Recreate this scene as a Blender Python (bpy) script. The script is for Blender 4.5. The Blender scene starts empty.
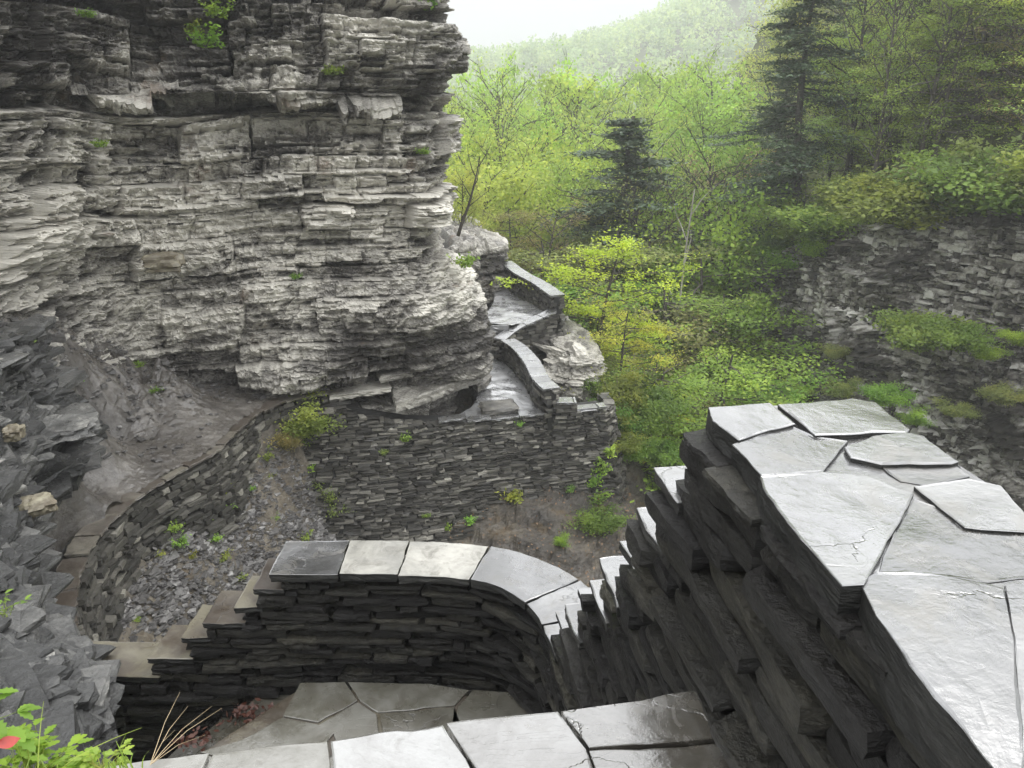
import bpy, math, random
import numpy as np
from mathutils import Vector, Matrix
random.seed(7); np.random.seed(7)
RNG = np.random.default_rng(11)
sc = bpy.context.scene
COL = sc.collection
F = 770.0; CP = math.cos(math.radians(20)); SP = math.sin(math.radians(20))

# ------------------------------------------------------------------ helpers
def ray(px, py):
    u = (px-512)/F; v = (384-py)/F
    return u, CP+v*SP, -SP+v*CP
def at(px, py, Y):
    u, f, w = ray(px, py); return np.array([u/f*Y, Y, w/f*Y])
def onz(px, py, z):
    u, f, w = ray(px, py); Y = z/(w/f); return np.array([u/f*Y, Y, z])

def tag(o, label=None, cat=None, group=None, kind=None):
    if label: o['label'] = label
    if cat: o['category'] = cat
    if group: o['group'] = group
    if kind: o['kind'] = kind
    return o
def link(o, parent=None):
    COL.objects.link(o)
    if parent is not None: o.parent = parent
    return o
def thing(name, label, cat, loc=(0, 0, 0), rz=0, group=None):
    o = bpy.data.objects.new(name, None); COL.objects.link(o)
    o.empty_display_size = .2
    o.location = loc; o.rotation_euler = (0, 0, rz)
    return tag(o, label, cat, group)
def mesh(name, V, Fc, mat=None, parent=None, smooth=False, tint=None, rel=True):
    """V (N,3) world coords, Fc (M,k) int array or list of arrays"""
    V = np.asarray(V, dtype=np.float64)
    if parent is not None and rel:
        M = np.array(Matrix.Translation(parent.location) @ parent.rotation_euler.to_matrix().to_4x4())
        V = (V-M[:3, 3]) @ M[:3, :3]
    me = bpy.data.meshes.new(name)
    if isinstance(Fc, np.ndarray): Fc = [Fc]
    Fc = [f for f in Fc if len(f)]
    nl = sum(f.size for f in Fc); nf = sum(len(f) for f in Fc)
    me.vertices.add(len(V)); me.vertices.foreach_set('co', V.astype(np.float32).ravel())
    me.loops.add(nl); me.loops.foreach_set('vertex_index', np.concatenate([f.ravel() for f in Fc]).astype(np.int32))
    me.polygons.add(nf)
    tot = np.concatenate([np.full(len(f), f.shape[1]) for f in Fc]).astype(np.int32)
    st = np.concatenate([[0], np.cumsum(tot)[:-1]]).astype(np.int32)
    me.polygons.foreach_set('loop_start', st)
    try: me.polygons.foreach_set('loop_total', tot)
    except Exception: pass
    me.polygons.foreach_set('use_smooth', np.full(nf, smooth))
    me.update(calc_edges=True); me.validate()
    if tint is not None and len(tint) == len(me.vertices):
        a = me.attributes.new('tint', 'FLOAT', 'POINT'); a.data.foreach_set('value', np.asarray(tint, dtype=np.float32))
    if mat: me.materials.append(mat)
    o = bpy.data.objects.new(name, me)
    return link(o, parent)
def copy_tree(o, parent=None):
    c = o.copy(); COL.objects.link(c)
    c.parent = parent
    for ch in list(o.children): copy_tree(ch, c)
    return c
def settint(o, rgb):
    o.color = (rgb[0], rgb[1], rgb[2], 1)
    for c in o.children: c.color = (rgb[0], rgb[1], rgb[2], 1)

# ------------------------------------------------------------------ noise
def hsh(a, b, c, seed=0):
    a = np.asarray(a).astype(np.int64); b = np.asarray(b).astype(np.int64); c = np.asarray(c).astype(np.int64)
    h = (a*374761393+b*668265263+c*2147483647+seed*974634777) & 0xffffffff
    h = ((h ^ (h >> 13))*1274126177) & 0xffffffff
    h = ((h ^ (h >> 16))*2246822519) & 0xffffffff
    h = h ^ (h >> 15)
    return (h & 0xffffff)/float(0x1000000)
def vn(x, y, z, seed=0):
    x = np.asarray(x, float); y = np.asarray(y, float)+0*x; z = np.asarray(z, float)+0*x
    ix, iy, iz = np.floor(x), np.floor(y), np.floor(z)
    fx, fy, fz = x-ix, y-iy, z-iz
    fx = fx*fx*(3-2*fx); fy = fy*fy*(3-2*fy); fz = fz*fz*(3-2*fz)
    r = 0
    for dx in (0, 1):
        for dy in (0, 1):
            for dz in (0, 1):
                w = (fx if dx else 1-fx)*(fy if dy else 1-fy)*(fz if dz else 1-fz)
                r = r+w*hsh(ix+dx, iy+dy, iz+dz, seed)
    return r*2-1
def fbm(x, y, z, o=4, seed=0, g=.5):
    r = 0; a = 1; f = 1
    for k in range(o):
        r = r+a*vn(x*f, y*f, z*f, seed+k*17); a *= g; f *= 2.03
    return r

# ------------------------------------------------------------------ materials
def new_mat(name):
    m = bpy.data.materials.new(name); m.use_nodes = True
    nt = m.node_tree; nt.nodes.clear()
    out = nt.nodes.new('ShaderNodeOutputMaterial')
    return m, nt, out
def ramp(nt, stops, src):
    r = nt.nodes.new('ShaderNodeValToRGB'); e = r.color_ramp.elements
    while len(e) < len(stops): e.new(.5)
    for k, (p, c) in enumerate(stops):
        e[k].position = p; e[k].color = (*c, 1) if len(c) == 3 else c
    nt.links.new(src, r.inputs[0]); return r.outputs[0]
def noise(nt, vec, scale, detail=6, rough=.6, stretch=None, dist=0):
    if stretch:
        mp = nt.nodes.new('ShaderNodeMapping'); mp.inputs['Scale'].default_value = stretch
        nt.links.new(vec, mp.inputs[0]); vec = mp.outputs[0]
    n = nt.nodes.new('ShaderNodeTexNoise'); n.inputs['Scale'].default_value = scale
    n.inputs['Detail'].default_value = detail; n.inputs['Roughness'].default_value = rough
    n.inputs['Distortion'].default_value = dist
    nt.links.new(vec, n.inputs['Vector']); return n.outputs['Fac']
def math_n(nt, op, a, b=None, clamp=False):
    n = nt.nodes.new('ShaderNodeMath'); n.operation = op; n.use_clamp = clamp
    for k, v in enumerate((a, b)):
        if v is None: continue
        if isinstance(v, (int, float)): n.inputs[k].default_value = v
        else: nt.links.new(v, n.inputs[k])
    return n.outputs[0]
def mixc(nt, fac, a, b, mode='MIX'):
    n = nt.nodes.new('ShaderNodeMix'); n.data_type = 'RGBA'; n.blend_type = mode
    for k, v in ((0, fac), (6, a), (7, b)):
        if isinstance(v, (int, float)): n.inputs[k].default_value = v
        elif isinstance(v, tuple): n.inputs[k].default_value = (*v, 1)
        else: nt.links.new(v, n.inputs[k])
    return n.outputs[2]
def bump(nt, h, strength, dist, prev=None):
    b = nt.nodes.new('ShaderNodeBump'); b.inputs['Strength'].default_value = strength
    b.inputs['Distance'].default_value = dist; nt.links.new(h, b.inputs['Height'])
    if prev is not None: nt.links.new(prev, b.inputs['Normal'])
    return b.outputs[0]
def rock_mat(name, stops, tintw=.6, nscale=1.2, rough=(.35, .75), bs=(.5, .03), fine=18, spec=.5, stretch=(1, 1, 3), moss=None):
    m, nt, out = new_mat(name)
    geo = nt.nodes.new('ShaderNodeNewGeometry'); P = geo.outputs['Position']
    at_ = nt.nodes.new('ShaderNodeAttribute'); at_.attribute_name = 'tint'
    n1 = noise(nt, P, nscale, 8, .65, stretch); n2 = noise(nt, P, fine, 6, .7, stretch)
    f = math_n(nt, 'MULTIPLY', at_.outputs['Fac'], tintw)
    g = math_n(nt, 'MULTIPLY', n1, (1-tintw)*1.6); h = math_n(nt, 'MULTIPLY', math_n(nt, 'SUBTRACT', n2, .5), .55)
    s = math_n(nt, 'SUBTRACT', math_n(nt, 'ADD', math_n(nt, 'ADD', f, g), h), (1-tintw)*.3, True)
    c = ramp(nt, stops, s)
    if moss:
        mk = ramp(nt, [(moss[1], (0, 0, 0)), (moss[1]+.1, (1, 1, 1))], noise(nt, P, moss[2], 5, .6))
        c = mixc(nt, mk, c, moss[0])
    b = nt.nodes.new('ShaderNodeBsdfPrincipled')
    nt.links.new(c, b.inputs['Base Color'])
    rr = ramp(nt, [(.35, (rough[0],)*3), (.65, (rough[1],)*3)], noise(nt, P, 2.3, 4, .6))
    nt.links.new(rr, b.inputs['Roughness']); b.inputs['Specular IOR Level'].default_value = spec
    bn = bump(nt, n2, bs[0], bs[1]); bn = bump(nt, noise(nt, P, fine*.3, 5, .6, stretch), bs[0]*.8, bs[1]*2.5, bn)
    nt.links.new(bn, b.inputs['Normal']); nt.links.new(b.outputs[0], out.inputs[0])
    return m
M = {}
M['cliff'] = rock_mat('cliff_rock', [(.0, (.03, .027, .025)), (.30, (.075, .069, .061)), (.46, (.245, .231, .203)), (.62, (.48, .456, .40)), (1, (.68, .65, .57))], .55, 1.0, (.35, .85), (.6, .02), 16, .5, (1, 1, 3), ((.17, .125, .09), .62, .7))
M['wetrock'] = rock_mat('wet_shale', [(.0, (.012, .012, .012)), (.38, (.05, .05, .048)), (.64, (.13, .128, .12)), (.85, (.36, .35, .32)), (1, (.55, .54, .49))], .65, 3, (.18, .55), (.9, .02), 22, .55)
M['far'] = rock_mat('far_rock', [(.0, (.02, .019, .016)), (.30, (.06, .055, .045)), (.46, (.20, .19, .165)), (.64, (.46, .45, .41)), (1, (.72, .71, .66))], .62, 2.0, (.6, .9), (.5, .05), 6, .4, (1, 1, 1.6))
M['wall'] = rock_mat('wall_stone', [(.0, (.015, .014, .012)), (.45, (.05, .047, .04)), (.7, (.12, .113, .095)), (.9, (.30, .285, .24)), (1, (.45, .43, .37))], .7, 2, (.35, .8), (.5, .015), 20)
M['darkwall'] = rock_mat('dark_wet_stone', [(.0, (.004, .004, .0035)), (.4, (.011, .010, .009)), (.64, (.022, .021, .017)), (.85, (.06, .056, .043)), (1, (.13, .125, .10))], .68, 5, (.2, .55), (.9, .018), 34, .35, (1, 1, 3))
M['edge'] = rock_mat('slate_side_painted_shade', [(.0, (.006, .006, .006)), (.5, (.02, .02, .018)), (.85, (.06, .058, .052)), (1, (.16, .155, .14))], .4, 5, (.3, .7), (.9, .012), 30, .35, (1, 1, 4))  # darker copy of the coping slate, shade on slab sides painted in
M['core'] = rock_mat('wall_core', [(0, (.006, .006, .006)), (1, (.025, .024, .02))], .3, 5, (.6, .9), (.5, .01))
M['scree'] = rock_mat('scree_shale', [(.0, (.03, .028, .028)), (.4, (.07, .066, .062)), (.65, (.15, .143, .136)), (.9, (.36, .35, .335)), (1, (.5, .48, .46))], .45, 2.2, (.3, .7), (.8, .03), 9, .6, (1, 1, 1))
M['earth'] = rock_mat('terrace_earth', [(.0, (.025, .022, .02)), (.42, (.075, .067, .058)), (.68, (.14, .128, .112)), (1, (.27, .25, .22))], .3, 1.4, (.12, .6), (.7, .02), 14, .6, (1, 1, 1))
M['floorrock'] = rock_mat('gorge_floor_rock', [(.0, (.018, .017, .014)), (.45, (.06, .052, .042)), (.75, (.13, .11, .08)), (1, (.28, .25, .2))], .4, 1.5, (.4, .8), (.8, .04), 10, .5, (1, 1, 2), ((.085, .062, .035), .56, 1.6))
M['forestfloor'] = rock_mat('forest_floor', [(0, (.03, .032, .018)), (.5, (.09, .10, .045)), (1, (.15, .17, .07))], .3, .3, (.8, .9), (.5, .1), 3, .2, (1, 1, 1))


def slab_mat(name, ca, cb, cc, r0, r1, spec, bs):
    m, nt, out = new_mat(name)
    geo = nt.nodes.new('ShaderNodeNewGeometry'); P = geo.outputs['Position']
    oi = nt.nodes.new('ShaderNodeObjectInfo')
    n1 = noise(nt, P, 3.0, 8, .62, None, .6); n2 = noise(nt, P, 26, 6, .65, None, .3)
    rid = noise(nt, P, 1.7, 5, .55, (1, 2.2, 1), 1.5)
    s = math_n(nt, 'ADD', math_n(nt, 'ADD', math_n(nt, 'MULTIPLY', n1, .75), math_n(nt, 'MULTIPLY', n2, .2)), math_n(nt, 'MULTIPLY', math_n(nt, 'SUBTRACT', oi.outputs['Random'], .5), .42))
    c = ramp(nt, [(.3, ca), (.47, cb), (.62, cc)], s)
    # thin dark veins and chips in the stone itself
    v = nt.nodes.new('ShaderNodeTexVoronoi'); v.feature = 'DISTANCE_TO_EDGE'; v.inputs['Scale'].default_value = 2.6
    mp = nt.nodes.new('ShaderNodeMapping'); mp.inputs['Scale'].default_value = (1, 1.6, 1)
    nz = nt.nodes.new('ShaderNodeTexNoise'); nz.inputs['Scale'].default_value = 5; nz.inputs['Detail'].default_value = 5
    nt.links.new(P, nz.inputs['Vector'])
    va = nt.nodes.new('ShaderNodeVectorMath'); va.operation = 'MULTIPLY_ADD'; va.inputs[1].default_value = (.35, .35, .35)
    nt.links.new(nz.outputs['Color'], va.inputs[0]); nt.links.new(P, va.inputs[2]); nt.links.new(va.outputs[0], mp.inputs[0])
    nt.links.new(mp.outputs[0], v.inputs['Vector'])
    crk = ramp(nt, [(0, (0, 0, 0)), (.012, (1, 1, 1))], v.outputs['Distance'])
    msk = ramp(nt, [(.50, (1, 1, 1)), (.58, (0, 0, 0))], noise(nt, P, 1.9, 3, .5))
    crk = mixc(nt, msk, crk, (1., 1., 1.))
    c = mixc(nt, 1.0, c, mixc(nt, .6, (1., 1., 1.), crk), 'MULTIPLY')
    dirt = ramp(nt, [(.52, (0, 0, 0)), (.66, (1, 1, 1))], noise(nt, P, 5.5, 8, .72, None, .8))
    c = mixc(nt, math_n(nt, 'MULTIPLY', dirt, .7), c, (.06, .052, .036))
    b = nt.nodes.new('ShaderNodeBsdfPrincipled'); nt.links.new(c, b.inputs['Base Color'])
    rr = ramp(nt, [(.38, (r0,)*3), (.62, (r1,)*3)], noise(nt, P, 2.1, 5, .6))
    rr = mixc(nt, math_n(nt, 'MULTIPLY', dirt, .6), rr, (.6, .6, .6))
    nt.links.new(rr, b.inputs['Roughness']); b.inputs['Specular IOR Level'].default_value = .5
    b.inputs['Coat Weight'].default_value = spec; b.inputs['Coat IOR'].default_value = 2.1; nt.links.new(rr, b.inputs['Coat Roughness'])
    lay = nt.nodes.new('ShaderNodeMapRange')   # foliation terraces: stepped heights like cleaved slate
    lay.inputs['To Max'].default_value = 9; nt.links.new(rid, lay.inputs['Value'])
    fr = math_n(nt, 'FLOOR', lay.outputs[0]); fr = math_n(nt, 'DIVIDE', fr, 9.0)
    bn = bump(nt, fr, .6, bs*1.3); bn = bump(nt, n1, .4, bs*1.5, bn); bn = bump(nt, n2, .35, bs*.45, bn); bn = bump(nt, crk, .5, .004, bn)
    nt.links.new(bn, b.inputs['Normal']); nt.links.new(bn, b.inputs['Coat Normal']); nt.links.new(b.outputs[0], out.inputs[0]); return m
M['coping'] = slab_mat('coping_slate', (.03, .03, .029), (.07, .07, .07), (.145, .145, .143), .08, .38, 1, .010)
M['flag'] = slab_mat('flagstone_wet', (.055, .05, .038), (.10, .095, .075), (.17, .165, .145), .10, .4, .6, .005)
M['step'] = slab_mat('step_slate_wet', (.06, .055, .045), (.12, .115, .105), (.20, .20, .19), .05, .22, 1.0, .006)
M['browncap'] = slab_mat('brown_cap_stone', (.03, .022, .015), (.06, .048, .034), (.12, .108, .075), .25, .6, .2, .008)
M['terrcap'] = slab_mat('terrace_cap_stone', (.06, .047, .035), (.10, .085, .068), (.18, .165, .13), .3, .65, .3, .008)
M['palecap'] = slab_mat('pale_cap_stone', (.17, .165, .145), (.29, .28, .245), (.42, .405, .36), .3, .6, .4, .008)

M['paving'] = slab_mat('wet_paving', (.10, .10, .10), (.20, .2, .2), (.30, .30, .30), .12, .45, 1, .006)
def leaf_mat(name, rough=.5, trans=.35, var=.35):
    m, nt, out = new_mat(name)
    oi = nt.nodes.new('ShaderNodeObjectInfo'); geo = nt.nodes.new('ShaderNodeNewGeometry')
    n = noise(nt, geo.outputs['Position'], .55, 3, .6)
    a2 = nt.nodes.new('ShaderNodeAttribute'); a2.attribute_name = 'tint'
    k = math_n(nt, 'ADD', math_n(nt, 'MULTIPLY', n, .7), math_n(nt, 'MULTIPLY', a2.outputs['Fac'], .7))
    f = ramp(nt, [(.35, (1-var,)*3), (.7, (1.0, 1.0, 1.0)), (1.0, (1+var, 1+var*.6, 1.0))], k)
    c = mixc(nt, 1.0, oi.outputs['Color'], f, 'MULTIPLY')
    d = nt.nodes.new('ShaderNodeBsdfPrincipled'); nt.links.new(c, d.inputs['Base Color']); d.inputs['Roughness'].default_value = rough
    d.inputs['Specular IOR Level'].default_value = .3
    t = nt.nodes.new('ShaderNodeBsdfTranslucent'); nt.links.new(c, t.inputs['Color'])
    mx = nt.nodes.new('ShaderNodeMixShader'); mx.inputs[0].default_value = trans
    nt.links.new(d.outputs[0], mx.inputs[1]); nt.links.new(t.outputs[0], mx.inputs[2]); nt.links.new(mx.outputs[0], out.inputs[0])
    return m
M['leaf'] = leaf_mat('spring_leaves', .5, .5)
M['needle'] = leaf_mat('needles', .6, .15)
M['bark'] = rock_mat('bark', [(0, (.03, .027, .022)), (.6, (.09, .08, .068)), (1, (.2, .185, .16))], .2, 3, (.8, .95), (.6, .01), 12, .2, (1, 1, .4))
M['palebark'] = rock_mat('pale_bark', [(0, (.12, .11, .09)), (.5, (.32, .30, .26)), (1, (.5, .48, .42))], .2, 3, (.8, .95), (.6, .01), 12, .2, (1, 1, .4))
def plain(name, c, rough=.6):
    m, nt, out = new_mat(name); b = nt.nodes.new('ShaderNodeBsdfPrincipled')
    geo = nt.nodes.new('ShaderNodeNewGeometry')
    cc = mixc(nt, noise(nt, geo.outputs['Position'], 40, 4, .6), tuple(x*.6 for x in c), tuple(min(1, x*1.4) for x in c))
    nt.links.new(cc, b.inputs['Base Color']); b.inputs['Roughness'].default_value = rough
    nt.links.new(b.outputs[0], out.inputs[0]); return m
M['dry'] = plain('dry_stalk', (.42, .33, .2)); M['red'] = plain('red_leaf', (.30, .03, .02), .35)
M['litter'] = plain('red_leaf_litter', (.07, .024, .014), .5); M['litter2'] = plain('brown_leaf_litter', (.17, .10, .05), .6)
M['ochre'] = rock_mat('ochre_rock', [(0, (.08, .055, .03)), (.5, (.15, .13, .09)), (1, (.42, .39, .28))], .3, 4, (.3, .6), (.5, .01), 20)

# ------------------------------------------------------------------ rock sheets
def cr(P, t):
    n = len(P); i = np.clip(np.floor(t).astype(int), 0, n-2); f = (t-i)
    sh = (-1,)+(1,)*(P.ndim-1); f = f.reshape(sh)
    g = lambda k: P[np.clip(k, 0, n-1)]
    p0 = np.where((i == 0).reshape(sh), 2*g(i)-g(i+1), g(i-1)); p3 = np.where((i == n-2).reshape(sh), 2*g(i+1)-g(i), g(i+2))
    p1, p2 = g(i), g(i+1)
    return .5*((2*p1)+(-p0+p2)*f+(2*p0-5*p1+4*p2-p3)*f**2+(-p0+3*p1-3*p2+p3)*f**3)
def strata(s, z, seed=0, scale=1.0, amps=(.3, .13, .045), jw=(1.3, .55, .3)):
    d = 0; tn = 0
    zw = z+.12*scale*vn(s*.35/scale, z*.0, 0, seed+5)+.03*scale*vn(s*1.7/scale, z*.8/scale, 0, seed+6)
    for k, (th, am, w) in enumerate(zip((.52*scale, .19*scale, .07*scale), amps, jw)):
        rs = np.random.default_rng(seed*7+k); b = np.cumsum(th*np.exp(rs.normal(0, .55, 5000)).clip(.35, 2.6))-60
        bi = np.searchsorted(b, zw); lo = b[np.clip(bi-1, 0, 4999)]; hi = b[np.clip(bi, 0, 4999)]
        wid = w*scale*(.6+1.2*hsh(bi, 3, 1, seed+k)); sw = s+.12*scale*vn(s*2/scale, z*2/scale, 3, seed+9)
        if k:   # finer beds do not run through: shifted from joint block to joint block
            zz2 = zw+th*2.2*hsh(np.floor(s/(1.9*scale)+.5*vn(s*.6, z*.8, 2, seed)), np.floor(z/(.9*scale)), 5, seed+k)
            bi = np.searchsorted(b, zz2); lo = b[np.clip(bi-1, 0, 4999)]; hi = b[np.clip(bi, 0, 4999)]
            wid = w*scale*(.5+1.3*hsh(bi, 3, 1, seed+k))
        else: zz2 = zw
        ci = np.floor(sw/wid+hsh(bi, 1, 1, seed)*7)
        fr = sw/wid+hsh(bi, 1, 1, seed)*7-ci
        blk = hsh(bi, ci, 2, seed+k*3); bed = hsh(bi, 0, 9, seed+k)
        lf = .5+.5*vn(s*.5/scale+k*9, z*.6/scale, bi*.37, seed+20)
        amp = am*scale
        d = d+amp*((bed-.5)*1.2+(blk-.5)*1.7*(.35+1.1*lf)+.35*np.clip((zz2-lo)/(hi-lo+1e-6), 0, 1))
        edge = np.minimum(zz2-lo, hi-zz2)/(.018*scale); je = np.minimum(fr, 1-fr)*wid/(.02*scale)
        d = d-amp*.35*np.exp(-edge**2)-amp*.25*np.exp(-je**2)
        tn = tn+(.5, .3, .2)[k]*(.55*bed+.45*blk)
    return d, tn
def chunks(s, z, size, seed, tilt=.35):
    a = s+tilt*z; b = z-tilt*s; r = 0
    for k, f in enumerate((1, .45, .2)):
        q = size*f; aa = a+q*.7*vn(a/q*.8, b/q*.8, k, seed+k); bb = b+q*.5*vn(a/q*.7, b/q*.7, 7, seed+k)
        iz = np.floor(bb/(q*.55)); off = hsh(iz, 0, 4, seed+k)*5
        ia = np.floor(aa/q+off); fa = aa/q+off-ia; fb = bb/(q*.55)-iz
        h1 = hsh(ia, iz, 1, seed+k); h2 = hsh(ia, iz, 2, seed+k)-.5; h3 = hsh(ia, iz, 3, seed+k)-.5
        r = r+f**.8*((h1-.5)+h2*(fa-.5)*1.4+(h3+.35)*(fb-.5)*1.2)
    return r
def rock_sheet(name, ctrl, res, mat, seed, amps=(.3, .13, .045), scale=1.0, crumble=.05, nz=.25, tintf=None, big=.25, smooth=False, ampf=None, flip=False, rowf=None, colf=None, dip=0.0, rubf=None, rubamp=.16, rubsize=.6, carve=None, sfun=None, tilt=.35):
    """ctrl (R,C,3) world points; displaced outward by bedding, joints and crumbling"""
    R, C = ctrl.shape[:2]
    def params(lens, f):
        t = [np.array([0.0])]
        for i, L in enumerate(lens):
            n = max(2, int(L/(res*(f[i] if f else 1)))); t.append(i+np.arange(1, n+1)/n)
        return np.concatenate(t)
    rl = np.linalg.norm(np.diff(ctrl, axis=0), axis=2).mean(1); cl = np.linalg.norm(np.diff(ctrl, axis=1), axis=2).mean(0)
    tr, tc = params(rl, rowf), params(cl, colf)
    G = cr(ctrl, tr); G = cr(G.transpose(1, 0, 2), tc).transpose(1, 0, 2)
    du = np.gradient(G, axis=1); dv = np.gradient(G, axis=0)
    N = np.cross(dv, du) if not flip else np.cross(du, dv); N /= np.linalg.norm(N, axis=2, keepdims=True)+1e-9
    for _ in range(3):
        N[1:-1, 1:-1] = (N[2:, 1:-1]+N[:-2, 1:-1]+N[1:-1, 2:]+N[1:-1, :-2]+N[1:-1, 1:-1])/5
    D = N.copy(); D[..., 2] *= nz; D /= np.linalg.norm(D, axis=2, keepdims=True)+1e-9
    s1 = np.concatenate([[0], np.cumsum(np.hypot(*np.diff(G[..., :2].mean(0), axis=0).T))]); S = np.broadcast_to(s1, G.shape[:2])
    X, Y, Z = G[..., 0], G[..., 1], G[..., 2]
    if sfun: S = sfun(X, Y, Z)
    d, tn = strata(S, Z+dip*S, seed, scale, amps)
    A = 1.0 if ampf is None else ampf(S, Z, X, Y, tr[:, None]+0*S, tc[None]+0*S)
    cr_ = fbm(X*5/scale, Y*5/scale, Z*9/scale, 4, seed+50, .6)
    rub = np.abs(fbm(X*2.2/scale, Y*2.2/scale, Z*3/scale, 3, seed+60))
    disp = d*A+big*scale*fbm(S*.35/scale, Z*.4/scale, 0, 3, seed+70)+crumble*scale*cr_+crumble*1.2*scale*rub*(2-np.minimum(1.5, A+0*S))
    ck = chunks(S, Z, rubsize*scale, seed+90, tilt)
    W = (.25+0*S) if rubf is None else rubf(S, Z, X, Y, tr[:, None]+0*S, tc[None]+0*S)
    disp = disp+rubamp*scale*W*ck
    if carve is not None: disp = disp+carve(S, Z, X, Y, G)
    G = G+D*disp[..., None]
    tint = np.clip(.5+(tn-.5)*1.25+.12*cr_+.22*ck*np.minimum(1, W+.2)+.32*fbm(S*.5, Z*.5, 1, 4, seed+80), 0, 1.2)
    if tintf is not None: tint = tintf(tint, S, Z, X, Y, tr[:, None]+0*S, tc[None]+0*S)
    n, m = S.shape; idx = np.arange(n*m).reshape(n, m)
    q = np.stack([idx[:-1, :-1], idx[1:, :-1], idx[1:, 1:], idx[:-1, 1:]], -1).reshape(-1, 4)
    if flip: q = q[:, ::-1]
    return tag(mesh(name, G.reshape(-1, 3), q, mat, None, smooth, tint.ravel()), kind='structure')

# ------------------------------------------------------------------ main cliff
rowsY = [-700, -330, -120, 0, 60, 95, 110, 160, 225, 275, 325, 370, 385, 405, 470]
def row_of(base, shift): return [b+shift for b in base]
cols = [-420, -120, 0, 120, 240, 340, 420]
#            -420  -120   0   120   240   340   420  edge
depth = {
 -700: (10, 16, 18.6, 21.0, 21.6, 22.2, 22.6, 23.4),
 -330: (9.5, 15, 17.6, 19.9, 20.6, 21.2, 21.6, 22.6),
 -120: (9, 14.4, 17, 19.3, 20.0, 20.7, 21.2, 22.4),
 0:    (8.8, 14.0, 16.6, 18.8, 19.6, 20.3, 21.0, 22.2),
 60:   (8.6, 13.8, 16.4, 18.4, 19.1, 19.9, 20.7, 21.8),
 95:   (8.4, 13.6, 16.2, 17.8, 18.5, 19.7, 20.6, 21.7),
 110:  (8.4, 13.6, 16.3, 18.4, 20.1, 20.6, 21.1, 22.1),
 160:  (8.2, 13.3, 16.0, 18.3, 19.4, 20.1, 20.9, 22.0),
 225:  (8.0, 12.9, 15.7, 18.3, 19.3, 20.0, 20.8, 22.2),
 275:  (7.8, 12.5, 15.3, 18.0, 18.9, 19.4, 20.1, 21.4),
 325:  (7.5, 12.0, 14.6, 17.6, 18.6, 18.9, 19.5, 20.9),
 370:  (7.2, 11.5, 13.8, 17.2, 18.4, 18.8, 19.5, 20.9),
 385:  (7.0, 11.2, 13.5, 17.2, 18.6, 19.2, 19.9, 21.2),
 405:  (6.8, 10.9, 13.2, 17.2, 18.6, 19.2, 20.0, 21.2),
 470:  (6.4, 10.2, 12.4, 17.0, 18.8, 19.2, 19.8, 20.9)}
edge = {-700: 414, -330: 412, -120: 420, 0: 430, 60: 446, 95: 445, 110: 438, 160: 444, 225: 434, 275: 460, 325: 484, 370: 480, 385: 462, 405: 452, 470: 452}
ctrl = []
for y in rowsY:
    r = [at(c, y, d) for c, d in zip(cols, depth[y])]
    e = at(edge[y], y, depth[y][-1]); r.append(e)
    r.append(at(edge[y]-6, y, depth[y][-1])*1.0+np.array([-.5, 1.6, 0])); 
    for k in (5, 12): r.append(e+np.array([-.45*k-.4, 1.0*k, 0]))
    ctrl.append(r)
ctrl = np.array(ctrl)
def cliff_amp(S, Z, X, Y, tr, tc):
    a = np.interp(tr, [0, 7, 8.3, 9.5, 10.3, 11, 14], [1.1, 1.25, 1.0, .5, .45, .8, .6])
    lf = np.interp(tc, [0, 2, 3.2, 4, 9], [1, 1, .9, 1, 1])
    return a*lf*(1.15+.6*vn(X*.4, Y*.4, Z*.5, 99))*np.interp(tc, [5.6, 6.7, 8, 9, 10], [1, .42, .42, .8, 1])
def cliff_rub(S, Z, X, Y, tr, tc):
    a = np.interp(tr, [0, 6, 7.5, 8.5, 9.5, 10.5, 11, 12, 14], [.35, .4, .6, 1.0, 1.0, .55, .3, .35, .6])
    left = np.clip((3.2-tc)/1.2, 0, 1)
    return (a*(.55+.9*np.clip(.5+vn(S*.3, Z*.35, 0, 55), 0, 1))+.35*left)*np.interp(tc, [5.6, 6.7], [1, .7])
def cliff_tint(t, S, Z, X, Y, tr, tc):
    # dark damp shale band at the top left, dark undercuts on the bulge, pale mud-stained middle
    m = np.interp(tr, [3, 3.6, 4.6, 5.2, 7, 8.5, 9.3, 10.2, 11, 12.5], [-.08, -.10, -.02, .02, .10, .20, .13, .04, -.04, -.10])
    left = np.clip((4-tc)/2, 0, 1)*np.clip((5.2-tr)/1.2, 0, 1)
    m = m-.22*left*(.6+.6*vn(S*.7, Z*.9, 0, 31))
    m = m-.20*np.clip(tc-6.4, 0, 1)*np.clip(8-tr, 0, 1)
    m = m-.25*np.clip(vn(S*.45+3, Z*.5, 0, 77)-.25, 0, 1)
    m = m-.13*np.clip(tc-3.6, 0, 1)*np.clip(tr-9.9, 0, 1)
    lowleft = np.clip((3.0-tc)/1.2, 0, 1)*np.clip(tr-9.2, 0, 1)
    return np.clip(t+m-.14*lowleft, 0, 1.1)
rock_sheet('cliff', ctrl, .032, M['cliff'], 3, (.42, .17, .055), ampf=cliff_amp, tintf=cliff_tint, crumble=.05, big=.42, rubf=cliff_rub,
           rowf=[8, 4, 1.6]+[1]*11, colf=[4, 1.5]+[1]*6+[1.5, 3, 4])

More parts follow.
